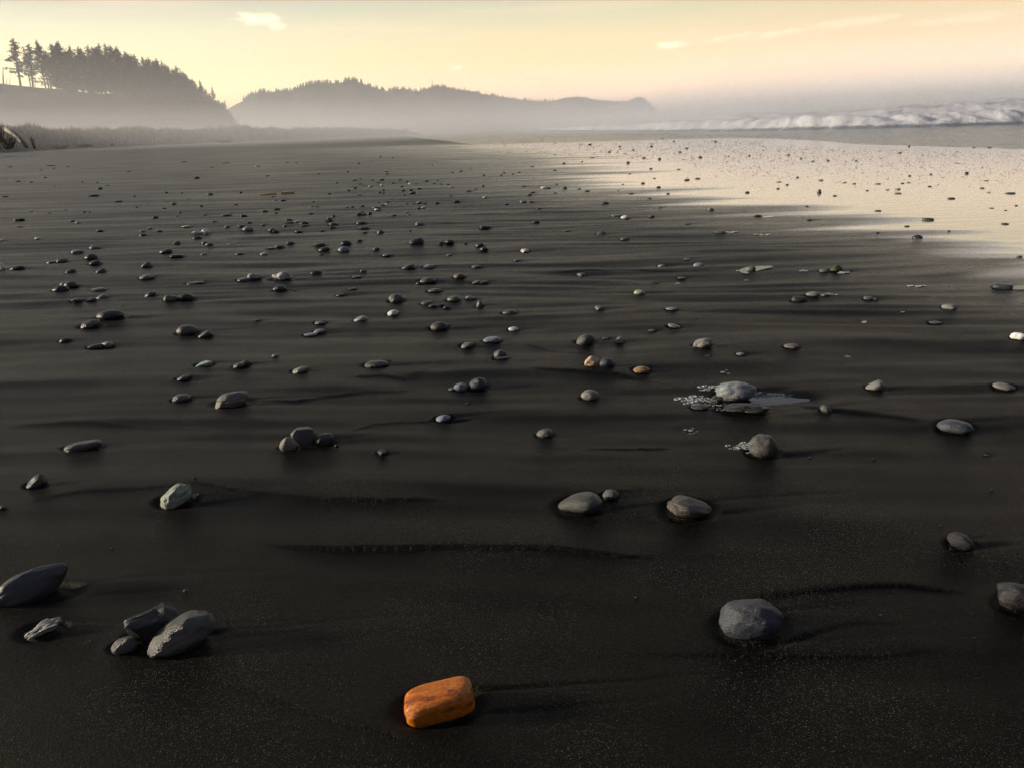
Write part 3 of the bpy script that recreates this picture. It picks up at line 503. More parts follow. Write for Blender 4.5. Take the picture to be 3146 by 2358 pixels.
SM = dict(
 k=stone_mat('black_stone', [(0.0320, 0.0328, 0.0352), (0.0600, 0.0600, 0.0600)]), k2=stone_mat('jet_stone', [(0.0140, 0.0140, 0.0154), (0.0315, 0.0315, 0.0329)]),
 g=stone_mat('grey_stone', [(0.0850, 0.0850, 0.0816), (0.1445, 0.1419, 0.1318)], speck=.3), l=stone_mat('pale_stone', [(0.1920, 0.1920, 0.1840), (0.3040, 0.2960, 0.2760)], speck=.3),
 w=stone_mat('white_stone', [(.60, .59, .56), (.85, .84, .80)], rough=.5), a=stone_mat('bluish_stone', [(.15, .18, .23), (.28, .31, .37)], speck=.2),
 n=stone_mat('green_stone', [(.06, .09, .07), (.12, .15, .11)]), r=stone_mat('brown_stone', [(0.0829, 0.0731, 0.0610), (0.1316, 0.1170, 0.1024)], speck=.4),
 o2=stone_mat('umber_stone', [(.12, .09, .06), (.18, .15, .11)]), y=stone_mat('yellow_stone', [(.5, .42, .18), (.65, .6, .3)]),
 orange=stone_mat('orange_agate', [(.16, .018, .001), (.42, .085, .002), (.66, .20, .006), (.50, .13, .002), (.40, .12, .006)], rough=.2, scale=1.7, sss=.15, bumpd=.003, spec=.35, vein=.3),
 hero_blue=stone_mat('blue_black_stone', [(0.0292, 0.0374, 0.0504), (0.0618, 0.0699, 0.0845)], speck=.35), hero_slate=stone_mat('slate_stone', [(0.0420, 0.0480, 0.0600), (0.0840, 0.0870, 0.0930)], scale=2),
 speck=stone_mat('speckled_stone', [(0.0619, 0.0619, 0.0577), (0.0990, 0.0970, 0.0887)], speck=.9), lil=stone_mat('lilac_stone', [(0.0660, 0.0638, 0.0704), (0.1100, 0.1056, 0.1122)]),
 gg=stone_mat('green_grey_stone', [(0.0546, 0.0588, 0.0504), (0.0840, 0.0882, 0.0777)], speck=.9), hero_mix=stone_mat('mixed_boulder', [(0.1500, 0.1275, 0.0975), (0.1125, 0.1650, 0.2100), (0.2700, 0.2625, 0.2325), (0.1050, 0.1425, 0.1875)], scale=1.8, bumpd=.004),
 tan=stone_mat('tan_stone', [(0.2250, 0.2100, 0.1650), (0.3150, 0.2925, 0.2325)]), slab=stone_mat('slab_stone', [(.06, .06, .062), (.12, .12, .118)], scale=4),
 tan2=stone_mat('tan_grey_stone', [(0.0720, 0.0640, 0.0480), (0.1440, 0.1320, 0.1120), (0.0560, 0.0520, 0.0440)]),
 green=stone_mat('green_white_stone', [(.12, .17, .12), (.45, .46, .38), (.18, .27, .20), (.5, .49, .42)], scale=2.4, bumpd=.004),
 mint=stone_mat('mint_stone', [(.30, .45, .38), (.45, .58, .50)]), quartz=stone_mat('quartz_stone', [(.72, .71, .71), (.88, .87, .86)], scale=2.5, bumpd=.004),
 orwhite=stone_mat('orange_white_stone', [(.40, .12, .02), (.60, .50, .38), (.45, .18, .04)], scale=1.6, rough=.35), tano=stone_mat('golden_stone', [(0.2700, 0.1530, 0.0720), (0.3780, 0.2520, 0.1440)]),
 film=stone_mat('film_pebble', [(.24, .19, .14), (.34, .28, .21)]),
 yg=stone_mat('yellow_green_shell', [(.30, .34, .10), (.6, .6, .45)]), moss=stone_mat('mossy_stone', [(.02, .025, .012), (.09, .10, .035)]))

def ico(sub):
    import bmesh
    bm = bmesh.new(); bmesh.ops.create_icosphere(bm, subdivisions=sub, radius=1)
    me = bpy.data.meshes.new('t'); bm.to_mesh(me); bm.free()
    n = len(me.vertices); co = np.empty(n*3); me.vertices.foreach_get('co', co)
    tr = np.empty(len(me.polygons)*3, dtype=np.int32); me.polygons.foreach_get('vertices', tr)
    bpy.data.meshes.remove(me)
    return co.reshape(-1, 3), tr.reshape(-1, 3)
ICO = {s: ico(s) for s in (3, 4, 6)}
def fbm3(P, f, seed, octv=3):
    # cheap value: sums of perlin slices
    o = np.zeros(len(P)); a = 1.0
    for i in range(octv):
        o += a*(pn(P[:, 0]*f+seed*3.1, P[:, 1]*f+P[:, 2]*f*.7, seed+i)+pn(P[:, 1]*f-seed, P[:, 2]*f+P[:, 0]*f*.6+9, seed+i+50)+pn(P[:, 2]*f+seed*1.7, P[:, 0]*f-P[:, 1]*f*.5, seed+i+90))/2
        a *= .5; f *= 2
    return o
def stone_mesh(name, seed, shape, sq=2.0, amp=.04, taper=0.0, sub=4, ridg=0, aspect=1):
    V, Tt = ICO[sub]
    D = V/np.linalg.norm(V, axis=1)[:, None]
    e = sq
    k = (np.abs(D[:, 0])**e+np.abs(D[:, 1])**e+np.abs(D[:, 2])**(e*.9))**(-1/e)
    P = D*k[:, None]
    if shape == 'd': P[:, 2] = np.where(P[:, 2] < 0, P[:, 2]*.75, P[:, 2])
    if shape == 'p':
        P[:, 2] *= 1+.35*P[:, 0]; P[:, 2] += .18*P[:, 0]*(P[:, 2] > -.2)
    if shape == 'c':
        zz = (P[:, 2]+1)/2; P[:, 0] *= 1.0-.62*zz; P[:, 1] *= 1-.5*zz; P[:, 0] += .18*zz
    if shape == 'b':
        rs = np.random.RandomState(seed)
        for _ in range(9):
            n_ = rs.normal(size=3); n_ /= np.linalg.norm(n_); h = rs.uniform(.72, .95)
            dd = P@n_; P -= np.clip(dd-h, 0, None)[:, None]*n_[None]*.92
    if taper: P[:, 1:] *= (1+taper*P[:, 0])[:, None]
    rs = np.random.RandomState(seed+5)
    for _ in range(3):                      # worn flats
        n_ = rs.normal(size=3); n_ /= np.linalg.norm(n_); h = rs.uniform(.82, .95)
        dd = P@n_; P -= np.clip(dd-h, 0, None)[:, None]*n_[None]*(.25 if amp < .06 else .45)
    N = fbm3(P, 1.1, seed, 2)*amp*2.2+fbm3(P, 3.4, seed+7, 3)*amp*.38
    if sub > 4: N += fbm3(P, 11, seed+3, 2)*amp*.14
    if ridg: N += .10*np.sin(P[:, 1]*14+2*fbm3(P, 2, seed))
    P = P*(1+N)[:, None]
    P[:, 0] /= np.abs(P[:, 0]).max(); P[:, 1] /= np.abs(P[:, 1]).max(); P[:, 2] /= np.abs(P[:, 2]).max()
    return np_mesh(name, P, None, Tt)
VAR = {}
for shp in 'edfpbr':
    for i in range(4):
        VAR[shp, i] = [dict(e=2.0, d=2.1, f=2.4, p=2.2, b=2.6, r=2.7)[shp], dict(e=.045, d=.05, f=.05, p=.06, b=.12, r=.04)[shp], rnd.uniform(-.22, .22), ord(shp)*7+i*13, None]

# view-facing orientation: lean turns the stone about the line of sight
def orient(st):
    p = st['pos']; v = Vector((p.x, p.y, 0)).normalized()
    yaw = math.atan2(p.x, p.y)
    L = R(st['lean'])
    q = Quaternion((0, 0, 1), -yaw*.9)
    d = (p-Vector((0, 0, CAM_H))).normalized()
    ax = Vector((0, d.y if abs(d.y) > 0 else 1, d.z)).normalized()
    return q @ Quaternion((0, 1, 0), -L*.75) @ Quaternion((0, 0, 1), L*.35)
mesh_cache = {}
ordered = sorted(stones, key=lambda s: -s['q'][2])
count = 0
small_left = []
for i, st in enumerate(ordered):
    o_ = st['opt']; tone = st['tone']; shp = st['shape']
    if st['hero']:
        me = stone_mesh('stone', 100+i, {'B': 'e'}.get(shp, shp), o_.get('sq', 2.1 if shp != 'b' else 2.8), o_.get('amp', .05), o_.get('taper', 0), 6 if st['q'][2] > 60 else 4, o_.get('ridg', 0))
        me.materials.append(SM[tone]); name = 'stone'
    else:
        vi = rnd.randrange(4); key = (shp, vi, tone)
        if key not in mesh_cache:
            v = VAR[shp, vi]; mm = stone_mesh('pebble', v[3], shp, v[0], v[1], v[2], 4); mm.materials.append(SM[tone]); mesh_cache[key] = mm
        me = mesh_cache[key]; name = 'pebble'
    if not st['hero'] and count >= 296+len(HEROES)-0:
        small_left.append((st, me)); continue
    ob = bpy.data.objects.new(name, me); C.objects.link(ob)
    ob.scale = (st['a'], st['b'], st['c']*o_.get('hmul', 1)); ob.location = st['pos']; ob.rotation_mode = 'QUATERNION'; ob.rotation_quaternion = orient(st)
    st['ob'] = ob; ob['category'] = name
    ob['group'] = 'stones strewn over the dark beach'
    count += 1
# chip on the blue-grey boulder etc. stay in the meshes
# labels: look, and rank on one side of the nearest landmark stone
heroes = [s for s in stones if s['hero']]
for s in heroes: s['ob']['label'] = s['label']
def look(s):
    return TONES[s['tone']]+' '+SHAPES[s['shape']]
sect = {}
stones_kept = [s for s in stones if 'ob' in s]
for s in stones_kept:
    if s['hero']: continue
    x_, y_ = s['q'][0], s['q'][1]-s['q'][3]/2
    best = None
    for h in heroes:
        hx, hy = h['q'][0], h['q'][1]-h['q'][3]/2
        dpx = math.hypot(x_-hx, (y_-hy)*2.2)
        if best is None or dpx < best[0]: best = (dpx, h, x_-hx, (y_-hy)*2.2)
    dpx, h, dx, dy = best
    rel = ('right of' if dx > 0 else 'left of') if abs(dx) > abs(dy) else ('beyond' if dy < 0 else 'in front of')
    sect.setdefault((h['hero'], rel), []).append((dpx, s))
ORD = ['', 'second', 'third', 'fourth', 'fifth', 'sixth', 'seventh', 'eighth', 'ninth', 'tenth', 'eleventh', 'twelfth', 'thirteenth', 'fourteenth', 'fifteenth', 'sixteenth', 'seventeenth', 'eighteenth', 'nineteenth', 'twentieth'] + ['%dth' % k for k in range(21, 120)]
for (hn, rel), lst in sect.items():
    lst.sort(key=lambda e: e[0])
    kinds = {}
    for dpx, s in lst:
        lk = look(s); k = kinds.get(lk, 0); kinds[lk] = k+1
        o = ORD[k]
        s['ob']['label'] = (f"{lk} pebble, {o} nearest {rel} {hn}" if o else f"{lk} pebble nearest {rel} {hn}")

# the smallest of the stones read off the photograph, one mass of far little pebbles
vs_, ts_, k_ = [], [], 0
V3, T3 = ICO[3]
for i, (st, me) in enumerate(small_left):
    rs_ = np.random.RandomState(i)
    P = V3*(1+.1*fbm3(V3, 1.3, i % 50, 2))[:, None]*np.array([st['a'], st['b'], st['c']])
    q_ = np.array(orient(st).to_matrix()); vs_.append(P@q_.T+np.array(st['pos'])); ts_.append(T3+k_); k_ += len(P)
tag(link('pebbles', np_mesh('pebbles', np.vstack(vs_), None, np.vstack(ts_)), [SM['k']]), 'far small dark pebbles thinly strewn where the beach fades into mist', None, None, 'stuff')

for nm in ('orange', 'orwhite'):
    SM[nm].node_tree.nodes['Principled BSDF'].inputs['Coat Weight'].default_value = .2; SM[nm].node_tree.nodes['Principled BSDF'].inputs['Coat Roughness'].default_value = .08

# ------------------------------------------------------------------ uncounted small pebbles: in the film and scattered on the sand
def scatter_pebbles(name, pts, label, matl):
    V, Tt = ICO[3]; V = V[:]
    import bmesh
    bm = bmesh.new(); bmesh.ops.create_icosphere(bm, subdivisions=2, radius=1); mm = bpy.data.meshes.new('t'); bm.to_mesh(mm); bm.free()
    n = len(mm.vertices); co = np.empty(n*3); mm.vertices.foreach_get('co', co); co = co.reshape(-1, 3); tr = np.empty(len(mm.polygons)*3, dtype=np.int32); mm.polygons.foreach_get('vertices', tr); tr = tr.reshape(-1, 3); bpy.data.meshes.remove(mm)
    rs = np.random.RandomState(5); vs, ts = [], []
    for k, (x, y, a, hh) in enumerate(pts):
        P = co*(1+.18*rs.normal(size=(n, 1))*.5)
        yaw = rs.uniform(0, 6.28); ca, sa = math.cos(yaw), math.sin(yaw)
        sx, sy, sz = a*rs.uniform(.8, 1.2), a*rs.uniform(.55, .9), hh
        Q = np.stack([P[:, 0]*sx*ca-P[:, 1]*sy*sa, P[:, 0]*sx*sa+P[:, 1]*sy*ca, P[:, 2]*sz], 1)+np.array([x, y, 0])
        vs.append(Q); ts.append(tr+k*n)
    vs = np.vstack(vs)
    z = []
    cx = np.array([p[0] for p in pts]); cyy = np.array([p[1] for p in pts])
    zz, _, _ = sand_height(cx, cyy, False)
    vs[:, 2] += np.repeat(zz, n)
    me = np_mesh(name, vs, None, np.vstack(ts))
    return tag(link(name, me, [matl]), label, None, None, 'stuff')
rs = np.random.RandomState(21)
pts = []
# dense field in the film
while len(pts) < 2600:
    u = rs.uniform(0, 1)
    px = rs.uniform(1480, 3250); py = 430+rs.beta(1.1, 2.2)*170
    if py < 455+max(0, px-2346)*.028-8 and px > 2346: continue
    lo = 470+max(0, px-2050)*.12
    if px < 2100 and py > 478+ (px-1700)*.05: continue
    if py > lo+40 and rs.rand() > .25: continue
    g = ground(px, py)
    d0 = depth_of(g); s_px = rs.uniform(3, 6.5) if rs.rand() > .04 else rs.uniform(7, 11)
    a = s_px*d0/F/2
    pts.append((g.x, g.y, a, a*rs.uniform(.12, .4)))
scatter_pebbles('pebbles', pts, 'hundreds of small pebbles standing in the shining wet film', SM['film'])
pts = []
while len(pts) < 800:
    px = rs.uniform(-60, 2300); py = 472+rs.beta(1.2, 2.0)*330
    if px > 1750 and py < 640: continue
    g = ground(px, py); d0 = depth_of(g)
    a = rs.uniform(1.8, 4.5)*d0/F/2
    pts.append((g.x, g.y, a, a*rs.uniform(.25, .6)))
for _ in range(260):
    px = rs.uniform(0, 3146); py = rs.uniform(800, 2300); g = ground(px, py); d0 = depth_of(g)
    a = rs.uniform(1.5, 3.5)*d0/F/2; pts.append((g.x, g.y, a, a*.5))
scatter_pebbles('pebbles', pts, 'tiny pebbles and shell bits scattered over the dry dark sand', SM['l'])

# kelp strands
m, t, b = mat('kelp', .35); b.inputs['Base Color'].default_value = (.62, .42, .04, 1)
def ribbon(name, pix, wid, thick, matl, seed=0):
    P = [ground(*p) for p in pix]; rs = random.Random(seed)
    n = 40; vs = []; qs = []
    for i in range(n):
        tt = i/(n-1)*(len(P)-1); k = min(int(tt), len(P)-2); f = tt-k; c = P[k].lerp(P[k+1], f)
        c.z = float(sand_height(np.array([c.x]), np.array([c.y]), False)[0][0])
        d = (P[k+1]-P[k]).normalized(); nrm = Vector((-d.y, d.x, 0)); ww = wid*(0.35+.65*math.sin(math.pi*min(1, max(0, i/(n-1)))))*rs.uniform(.6, 1.2)
        wob = Vector((0, rs.uniform(-.3, .3)*wid, 0)); lift = thick*rs.uniform(.7, 1.3)
        for s_, zz in ((-1, 0), (-.4, lift), (.5, lift), (1, 0)): vs.append(tuple(c+wob+nrm*ww*s_+Vector((0, 0, zz))))
    for i in range(n-1):
        for j in range(3): qs.append((i*4+j, (i+1)*4+j, (i+1)*4+j+1, i*4+j+1))
    return link(name, np_mesh(name, vs, qs), [matl])
tag(ribbon('kelp_strand', [(800, 600), (830, 598), (850, 597)], .05, .03, m, 1), 'yellow kelp strand, left one of the two lying far up the sand', 'seaweed', 'yellow kelp strands')
tag(ribbon('kelp_strand', [(862, 596), (880, 595), (905, 594)], .06, .04, m, 2), 'brighter yellow kelp strand, right one of the two far up the sand', 'seaweed', 'yellow kelp strands')

# ------------------------------------------------------------------ puddle and foam by the boulder
def blob_sheet(name, pix, z_off, matl, seed=0, sub=14, dome=0.0):
    """flat irregular sheet with an outline given by ground points, following the sand"""
    P = np.array([[g.x, g.y] for g in (ground(*p) for p in pix)])
    n = len(P); out = []
    for i in range(n):                       # Catmull-Rom outline
        p0, p1, p2, p3 = P[i-1], P[i], P[(i+1) % n], P[(i+2) % n]
        for k in range(sub):
            s_ = k/sub; out.append(.5*((2*p1)+(-p0+p2)*s_+(2*p0-5*p1+4*p2-p3)*s_*s_+(-p0+3*p1-3*p2+p3)*s_**3))
    out = np.array(out); c = out.mean(0); N = len(out); rings = 6
    vs = [np.append(c, 0)]
    for r_ in range(1, rings+1):
        f = r_/rings
        for q_ in out: vs.append(np.append(c+(q_-c)*f, 0))
    vs = np.array(vs)
    z0, _, _ = sand_height(vs[:, 0].copy(), vs[:, 1].copy())
    fr = np.concatenate([[0], np.repeat(np.arange(1, rings+1)/rings, N)])
    vs[:, 2] = (z_off if dome == 0 else z_off+dome*(1-fr**2))
    if dome: vs[:, 2] += z0
    tr = [(0, 1+i, 1+(i+1) % N) for i in range(N)]; qs = []
    for r_ in range(rings-1):
        for i in range(N): qs.append((1+r_*N+i, 1+(r_+1)*N+i, 1+(r_+1)*N+(i+1) % N, 1+r_*N+(i+1) % N))
    me = np_mesh(name, vs, qs, tr)
    return link(name, me, [matl]), vs, z0
mw, tw, bw = mat('still_water', .02, .5); bw.inputs['Base Color'].default_value = (.006, .007, .009, 1); bw.inputs['IOR'].default_value = 1.33
pudd, vs_, z0_ = blob_sheet('puddle', [(2240, 1190), (2420, 1184), (2500, 1195), (2540, 1222), (2480, 1252), (2380, 1262), (2320, 1250), (2230, 1232)], 0, mw)
g0_ = ground(2385, 1224); zl = float(base_height(np.array([g0_.x]), np.array([g0_.y]))[0])*(1-.5*float(wetness(np.array([g0_.x]), np.array([g0_.y]), np.array([0.]))[1][0]))-.013
for v in pudd.data.vertices: v.co.z = zl
tag(pudd, 'small still puddle beside the boulder', None, None, 'structure')
mf, tf, bf = mat('foam_white', .35, .5)
tcn = tf.new('ShaderNodeNewGeometry')
bf.inputs['Base Color'].default_value = (.50, .51, .54, 1); bf.inputs['Transmission Weight'].default_value = 0.0
bump(tf, bf, tf.noise(tcn.outputs['Position'], 160, 2), .5, .004)
def bubbles(name, spots, label, kind='stuff'):
    V, Tt = ICO[3]; V2, T2 = ICO[3]; vs, ts = [], []; k = 0
    rs = np.random.RandomState(len(spots))
    for (px, py, rx, ry, n, rb) in spots:
        for _ in range(int(n*.45)):
            a_ = rs.uniform(0, 6.28); q_ = math.sqrt(rs.rand()); g = ground(px+rx*q_*math.cos(a_), py+ry*q_*math.sin(a_))
            rad = rb*rs.uniform(.35, 1.0)*(1+1.4*rs.rand()**3); z = float(sand_height(np.array([g.x]), np.array([g.y]), False)[0][0])
            # a bubble: open ring of film lying on the wet sand (torus)
            nu, nv = 12, 5
            u = np.linspace(0, 2*np.pi, nu, endpoint=False); v = np.linspace(0, 2*np.pi, nv, endpoint=False)
            U, Vv = np.meshgrid(u, v, indexing='ij'); rt = rad*.13
            P = np.stack([(rad+rt*np.cos(Vv))*np.cos(U), (rad+rt*np.cos(Vv))*np.sin(U)*.9, rt*np.sin(Vv)+rt+rad*.35*np.sin(U)*0], -1).reshape(-1, 3)+np.array([g.x, g.y, z])
            i, j = np.meshgrid(np.arange(nu), np.arange(nv), indexing='ij'); i2 = (i+1) % nu; j2 = (j+1) % nv
            Q = np.stack([i*nv+j, i2*nv+j, i2*nv+j2, i*nv+j2], -1).reshape(-1, 4)
            vs.append(P); ts.append(Q+k); k += len(P)
    me = np_mesh(name, np.vstack(vs), np.vstack(ts))
    return tag(link(name, me, [mf]), label, None, None, kind)
bubbles('sea_foam', [(2135, 1225, 55, 12, 110, .010), (2190, 1192, 45, 8, 70, .009), (2170, 1243, 70, 8, 50, .007), (2220, 1260, 40, 6, 30, .006), (2290, 1372, 32, 10, 50, .008), (2250, 1378, 40, 8, 20, .006), (2310, 1390, 18, 10, 24, .006), (2395, 1206, 50, 7, 120, .008), (2330, 1205, 35, 5, 50, .007)], 'little rings of foam bubbles clinging round the boulders')
bubbles('sea_foam', [(2330, 826, 45, 4, 60, .012), (2275, 833, 12, 5, 24, .012), (2120, 1325, 30, 8, 20, .004), (2230, 1140, 20, 6, 12, .005), (2340, 722, 26, 2, 24, .015), (2590, 838, 14, 2, 20, .014), (2820, 879, 26, 1.5, 30, .012), (2245, 716, 18, 1.5, 20, .015), (2080, 868, 12, 1.5, 10, .008), (2470, 835, 12, 1.5, 10, .012), (2550, 908, 22, 2, 26, .01), (2660, 983, 10, 2, 8, .008), (2770, 957, 8, 1.5, 8, .008), (2610, 1093, 12, 2, 8, .006), (2300, 857, 12, 1, 10, .01)], 'thin white flecks of leftover foam on the wet sand')
# tiny bright water patches trapped beside stones
for k, pix in enumerate([[(2270, 835), (2300, 824), (2360, 821), (2372, 824), (2320, 838), (2290, 845)], [(2520, 908), (2545, 902), (2552, 905), (2535, 912)], [(3105, 882), (3146, 877), (3190, 878), (3180, 890), (3110, 890)], [(2235, 716), (2258, 713), (2265, 715), (2240, 719)], [(2344, 665), (2372, 663), (2376, 666), (2350, 668)]]):
    p_, v_, z_ = blob_sheet('puddle', pix, 0, mw); zl = float(z_.max())+.001
    for v in p_.data.vertices: v.co.z = zl
    tag(p_, 'thin patch of water left beside a stone', None, None, 'structure')

# ------------------------------------------------------------------ sea: swash, foaming breaker and the swell behind it
foam_line = np.array([[260, 60], [110, 88], [60, 97], [44, 104], [36, 118], [31, 150], [28, 220], [24, 400], [15, 900], [5, 2500]])
rr2 = [20.0]
while rr2[-1] < 4900: rr2.append(rr2[-1]*(1+(0.006 if rr2[-1] < 60 else .0035 if rr2[-1] < 190 else .012 if rr2[-1] < 500 else .05)))
rr2 = np.array(rr2); th2 = np.linspace(-3, 80, 900)*math.pi/180
R2, T2_ = np.meshgrid(rr2, th2, indexing='ij'); X = (R2*np.sin(T2_)).ravel(); Y = (R2*np.cos(T2_)).ravel()
de, se, _ = poly_dist(X, Y, sea_edge); sea = de*se
df, sf, al = poly_dist(X, Y, foam_line); fs = df*sf        # positive seaward?
fs = fs*1.0
z = 0.02*pn(X*.25, Y*.8, 61)+0.012*pn(X*1.2, Y*2.5, 62)
far = sst(np.hypot(X, Y), 25, 60)
z = z*far+.004
zsea = np.where(sea > 0, z+np.clip(sea*.004, 0, .35), -0.02+np.clip(sea*.02, -1, 0))
lump = .72+.30*pn(X*.06, Y*.06, 63)+.30*(.5-np.abs(pn(X*.22, Y*.16, 64)))+.22*(.4-np.abs(pn(X*.6, Y*.45, 68)))+.08*pn(X*1.7, Y*1.7, 58)
front = sst(fs+2.5*pn(X*.09, Y*.09, 57)+1.0*pn(X*.4, Y*.4, 56), -2.5, 3.0)*np.exp(-np.clip(fs-3, 0, 99)/9.0)
H1 = 1.9*front*np.clip(.55+.45*lump, .3, 1.3)
w2 = fs-26+5*pn(X*.02, Y*.02, 65)
swell = 3.2*np.exp(-(w2/np.where(w2 < 0, 9, 16))**2)*(.85+.22*pn(X*.03, Y*.03, 66))
w3 = fs-75; swell2 = 2.2*np.exp(-(w3/18)**2)*(.8+.3*pn(X*.02+4, Y*.02, 67))
chop = (.22*pn(X*.3, Y*.3, 69)+.10*pn(X*.9, Y*.9, 70))*sst(fs, -2, 6)
rough_sea = np.where(fs > -6, H1+swell+swell2+chop, 0)
zsea = zsea+np.where(sea > 0, rough_sea, 0)*sst(sea, 0, 4)
foam = np.clip(front*2.6, 0, 1)
foam = np.maximum(foam, sst(pn(X*.12, Y*.12, 71)+.6*pn(X*.4, Y*.4, 72)+.35*pn(X*1.2, Y*1.2, 73), -.25, .3)*sst(fs, 0, 4)*(1-sst(fs, 18, 30)))
foam = np.maximum(foam, .9*np.exp(-((w2+1)/1.6)**2)*sst(pn(X*.03, Y*.03, 174), -.5, .1))
foam = np.maximum(foam, .8*np.exp(-((w2+9)/8)**2)*sst(pn(X*.09, Y*.09, 184)+.6*pn(X*.35, Y*.35, 185), -.45, .25))
foam = np.maximum(foam, .75*np.exp(-((w2+3)/3.5)**2)*sst(pn(X*.05, Y*.05, 74)+.4*pn(X*.3, Y*.3, 75), -.1, .4))
foam = np.maximum(foam, .55*sst(pn(X*.35, Y*.9, 76)+.5*pn(X*1.1, Y*2.2, 77), .35, .8)*(sea > 2)*(fs < 0))
foam = np.maximum(foam, .9*np.exp(-((sea-.25)/.18)**2)*sst(pn(X*1.2, Y*1.2, 78), -.3, .3)*(R2.ravel() < 75))
keep = np.ones(len(X), bool)
Q = grid_quads(len(rr2), len(th2))[:, ::-1]
ms = sea > -6
Q = Q[ms[Q].any(1)]
used = np.unique(Q); remap = np.full(len(X), -1); remap[used] = np.arange(len(used))
me = np_mesh('sea', np.stack([X, Y, zsea], 1)[used], remap[Q]); attr(me, 'foam', foam[used])
m, t, b = mat('sea_water', .12, .5)
geo = t.new('ShaderNodeNewGeometry'); pos = geo.outputs['Position']; fo = t.new('ShaderNodeAttribute', attribute_name='foam').outputs['Fac']
lace = t.noise(pos, 1.6, 6, .7)
fmask = t.mapr(t.math('ADD', fo, t.math('MULTIPLY', t.math('SUBTRACT', lace, .5), 1.1)), .28, .68)
t.link(t.mix(fmask, (.13, .16, .18, 1), (.72, .74, .79, 1)), b.inputs['Base Color'])
t.link(t.mapr(fmask, 0, 1, .14, .8), b.inputs['Roughness'])
vmm = t.new('ShaderNodeVectorMath', operation='MULTIPLY'); t.link(pos, vmm.inputs[0]); vmm.inputs[1].default_value = (.6, 1.6, 1)
bump(t, b, t.math('ADD', t.noise(vmm.outputs[0], 1.4, 5, .6), t.math('MULTIPLY', lace, t.math('MULTIPLY', fmask, .8))), .9, .26)
tag(link('sea', me, [m]), 'surf and open sea', None, None, 'structure')

# ------------------------------------------------------------------ hills
def interp(px_list, field=1):
    xs = np.array([azim(p[0], p[1]) for p in px_list]); return xs
def ridge_land(name, prof, r_ridge, r_front, r_back, label, matl, rough=1.0, r_fn=None, ncol=500, seed=0, cut_right=None):
    """ground rising from r_front to a ridge at r_ridge whose skyline follows the measured profile"""
    A = np.array([azim(*p) for p in prof]); Zr = np.array([at_range(p[0], p[1], r_ridge).z for p in prof])
    az_ = np.linspace(A.min(), A.max(), ncol); zr = np.interp(az_, A, Zr)
    rads = np.concatenate([np.linspace(r_front, r_ridge, 44), np.linspace(r_ridge, r_back, 24)[1:]])
    RR, AA = np.meshgrid(rads, az_, indexing='ij'); ZR = np.broadcast_to(zr, RR.shape)
    f = np.where(RR <= r_ridge, sst(RR, r_front, r_ridge)**.8, 1-.9*sst(RR, r_ridge, r_back))
    x_ = RR*np.sin(AA); y_ = RR*np.cos(AA); s_ = 60/(r_ridge-r_front)
    nz = (pn(x_*.02*s_*2, y_*.02*s_*2, seed)+.5*pn(x_*.06*s_*2, y_*.06*s_*2, seed+1))*rough*ZR*.10*np.sin(np.pi*np.clip((RR-r_front)/(r_ridge-r_front), 0, 1))
    z_ = ZR*f+nz-1.0*(1-f)
    me = np_mesh(name, np.stack([x_, y_, z_], -1).reshape(-1, 3), grid_quads(len(rads), ncol)[:, ::-1])
    o = link(name, me, [matl]); tag(o, label, None, None, 'structure'); 
    def height(a, r):
        zz = np.interp(a, az_, zr); ff = (sst(np.array(r), r_front, r_ridge)**.8 if r <= r_ridge else 1-.9*sst(np.array(r), r_ridge, r_back)); return float(zz*ff-1.0*(1-ff))
    return o, height
mh, th_, bh = mat('hill_scrub', .9, .2)
gp = th_.new('ShaderNodeNewGeometry').outputs['Position']
th_.link(th_.mix(th_.mapr(th_.noise(gp, .05, 5, .6), .35, .65), (.035, .042, .022, 1), (.06, .058, .035, 1)), bh.inputs['Base Color'])
near_prof = [(-900, 235), (-400, 240), (0, 257), (60, 264), (120, 271), (200, 277), (300, 289), (360, 292), (420, 296), (480, 304), (540, 318), (600, 338), (650, 356), (690, 372), (720, 398), (750, 425)]
near_hill, near_h = ridge_land('near_hill', near_prof, 640, 520, 900, 'wooded bluff at the back of the beach', mh, seed=3)
far_prof = [(100, 330), (400, 335), (600, 345), (690, 342), (700, 336), (725, 322), (760, 306), (790, 286), (802, 287), (850, 287), (900, 285), (930, 274), (960, 266), (1000, 264), (1040, 262), (1080, 254), (1110, 258), (1140, 272), (1165, 279), (1190, 283), (1210, 276), (1245, 275), (1270, 283), (1290, 282), (1320, 271), (1350, 267), (1370, 269), (1400, 276), (1440, 281), (1480, 290), (1540, 300), (1590, 307), (1640, 313), (1690, 314), (1730, 304), (1775, 298), (1800, 302), (1830, 309), (1900, 313), (1930, 311), (1950, 301), (1965, 298), (1980, 303), (2000, 319), (2020, 340), (2033, 357), (2045, 380), (2052, 395)]
far_hill, far_h = ridge_land('far_headland', far_prof, 3000, 2500, 3600, 'long headland beyond the bay', mh, ncol=900, seed=9, rough=.8)

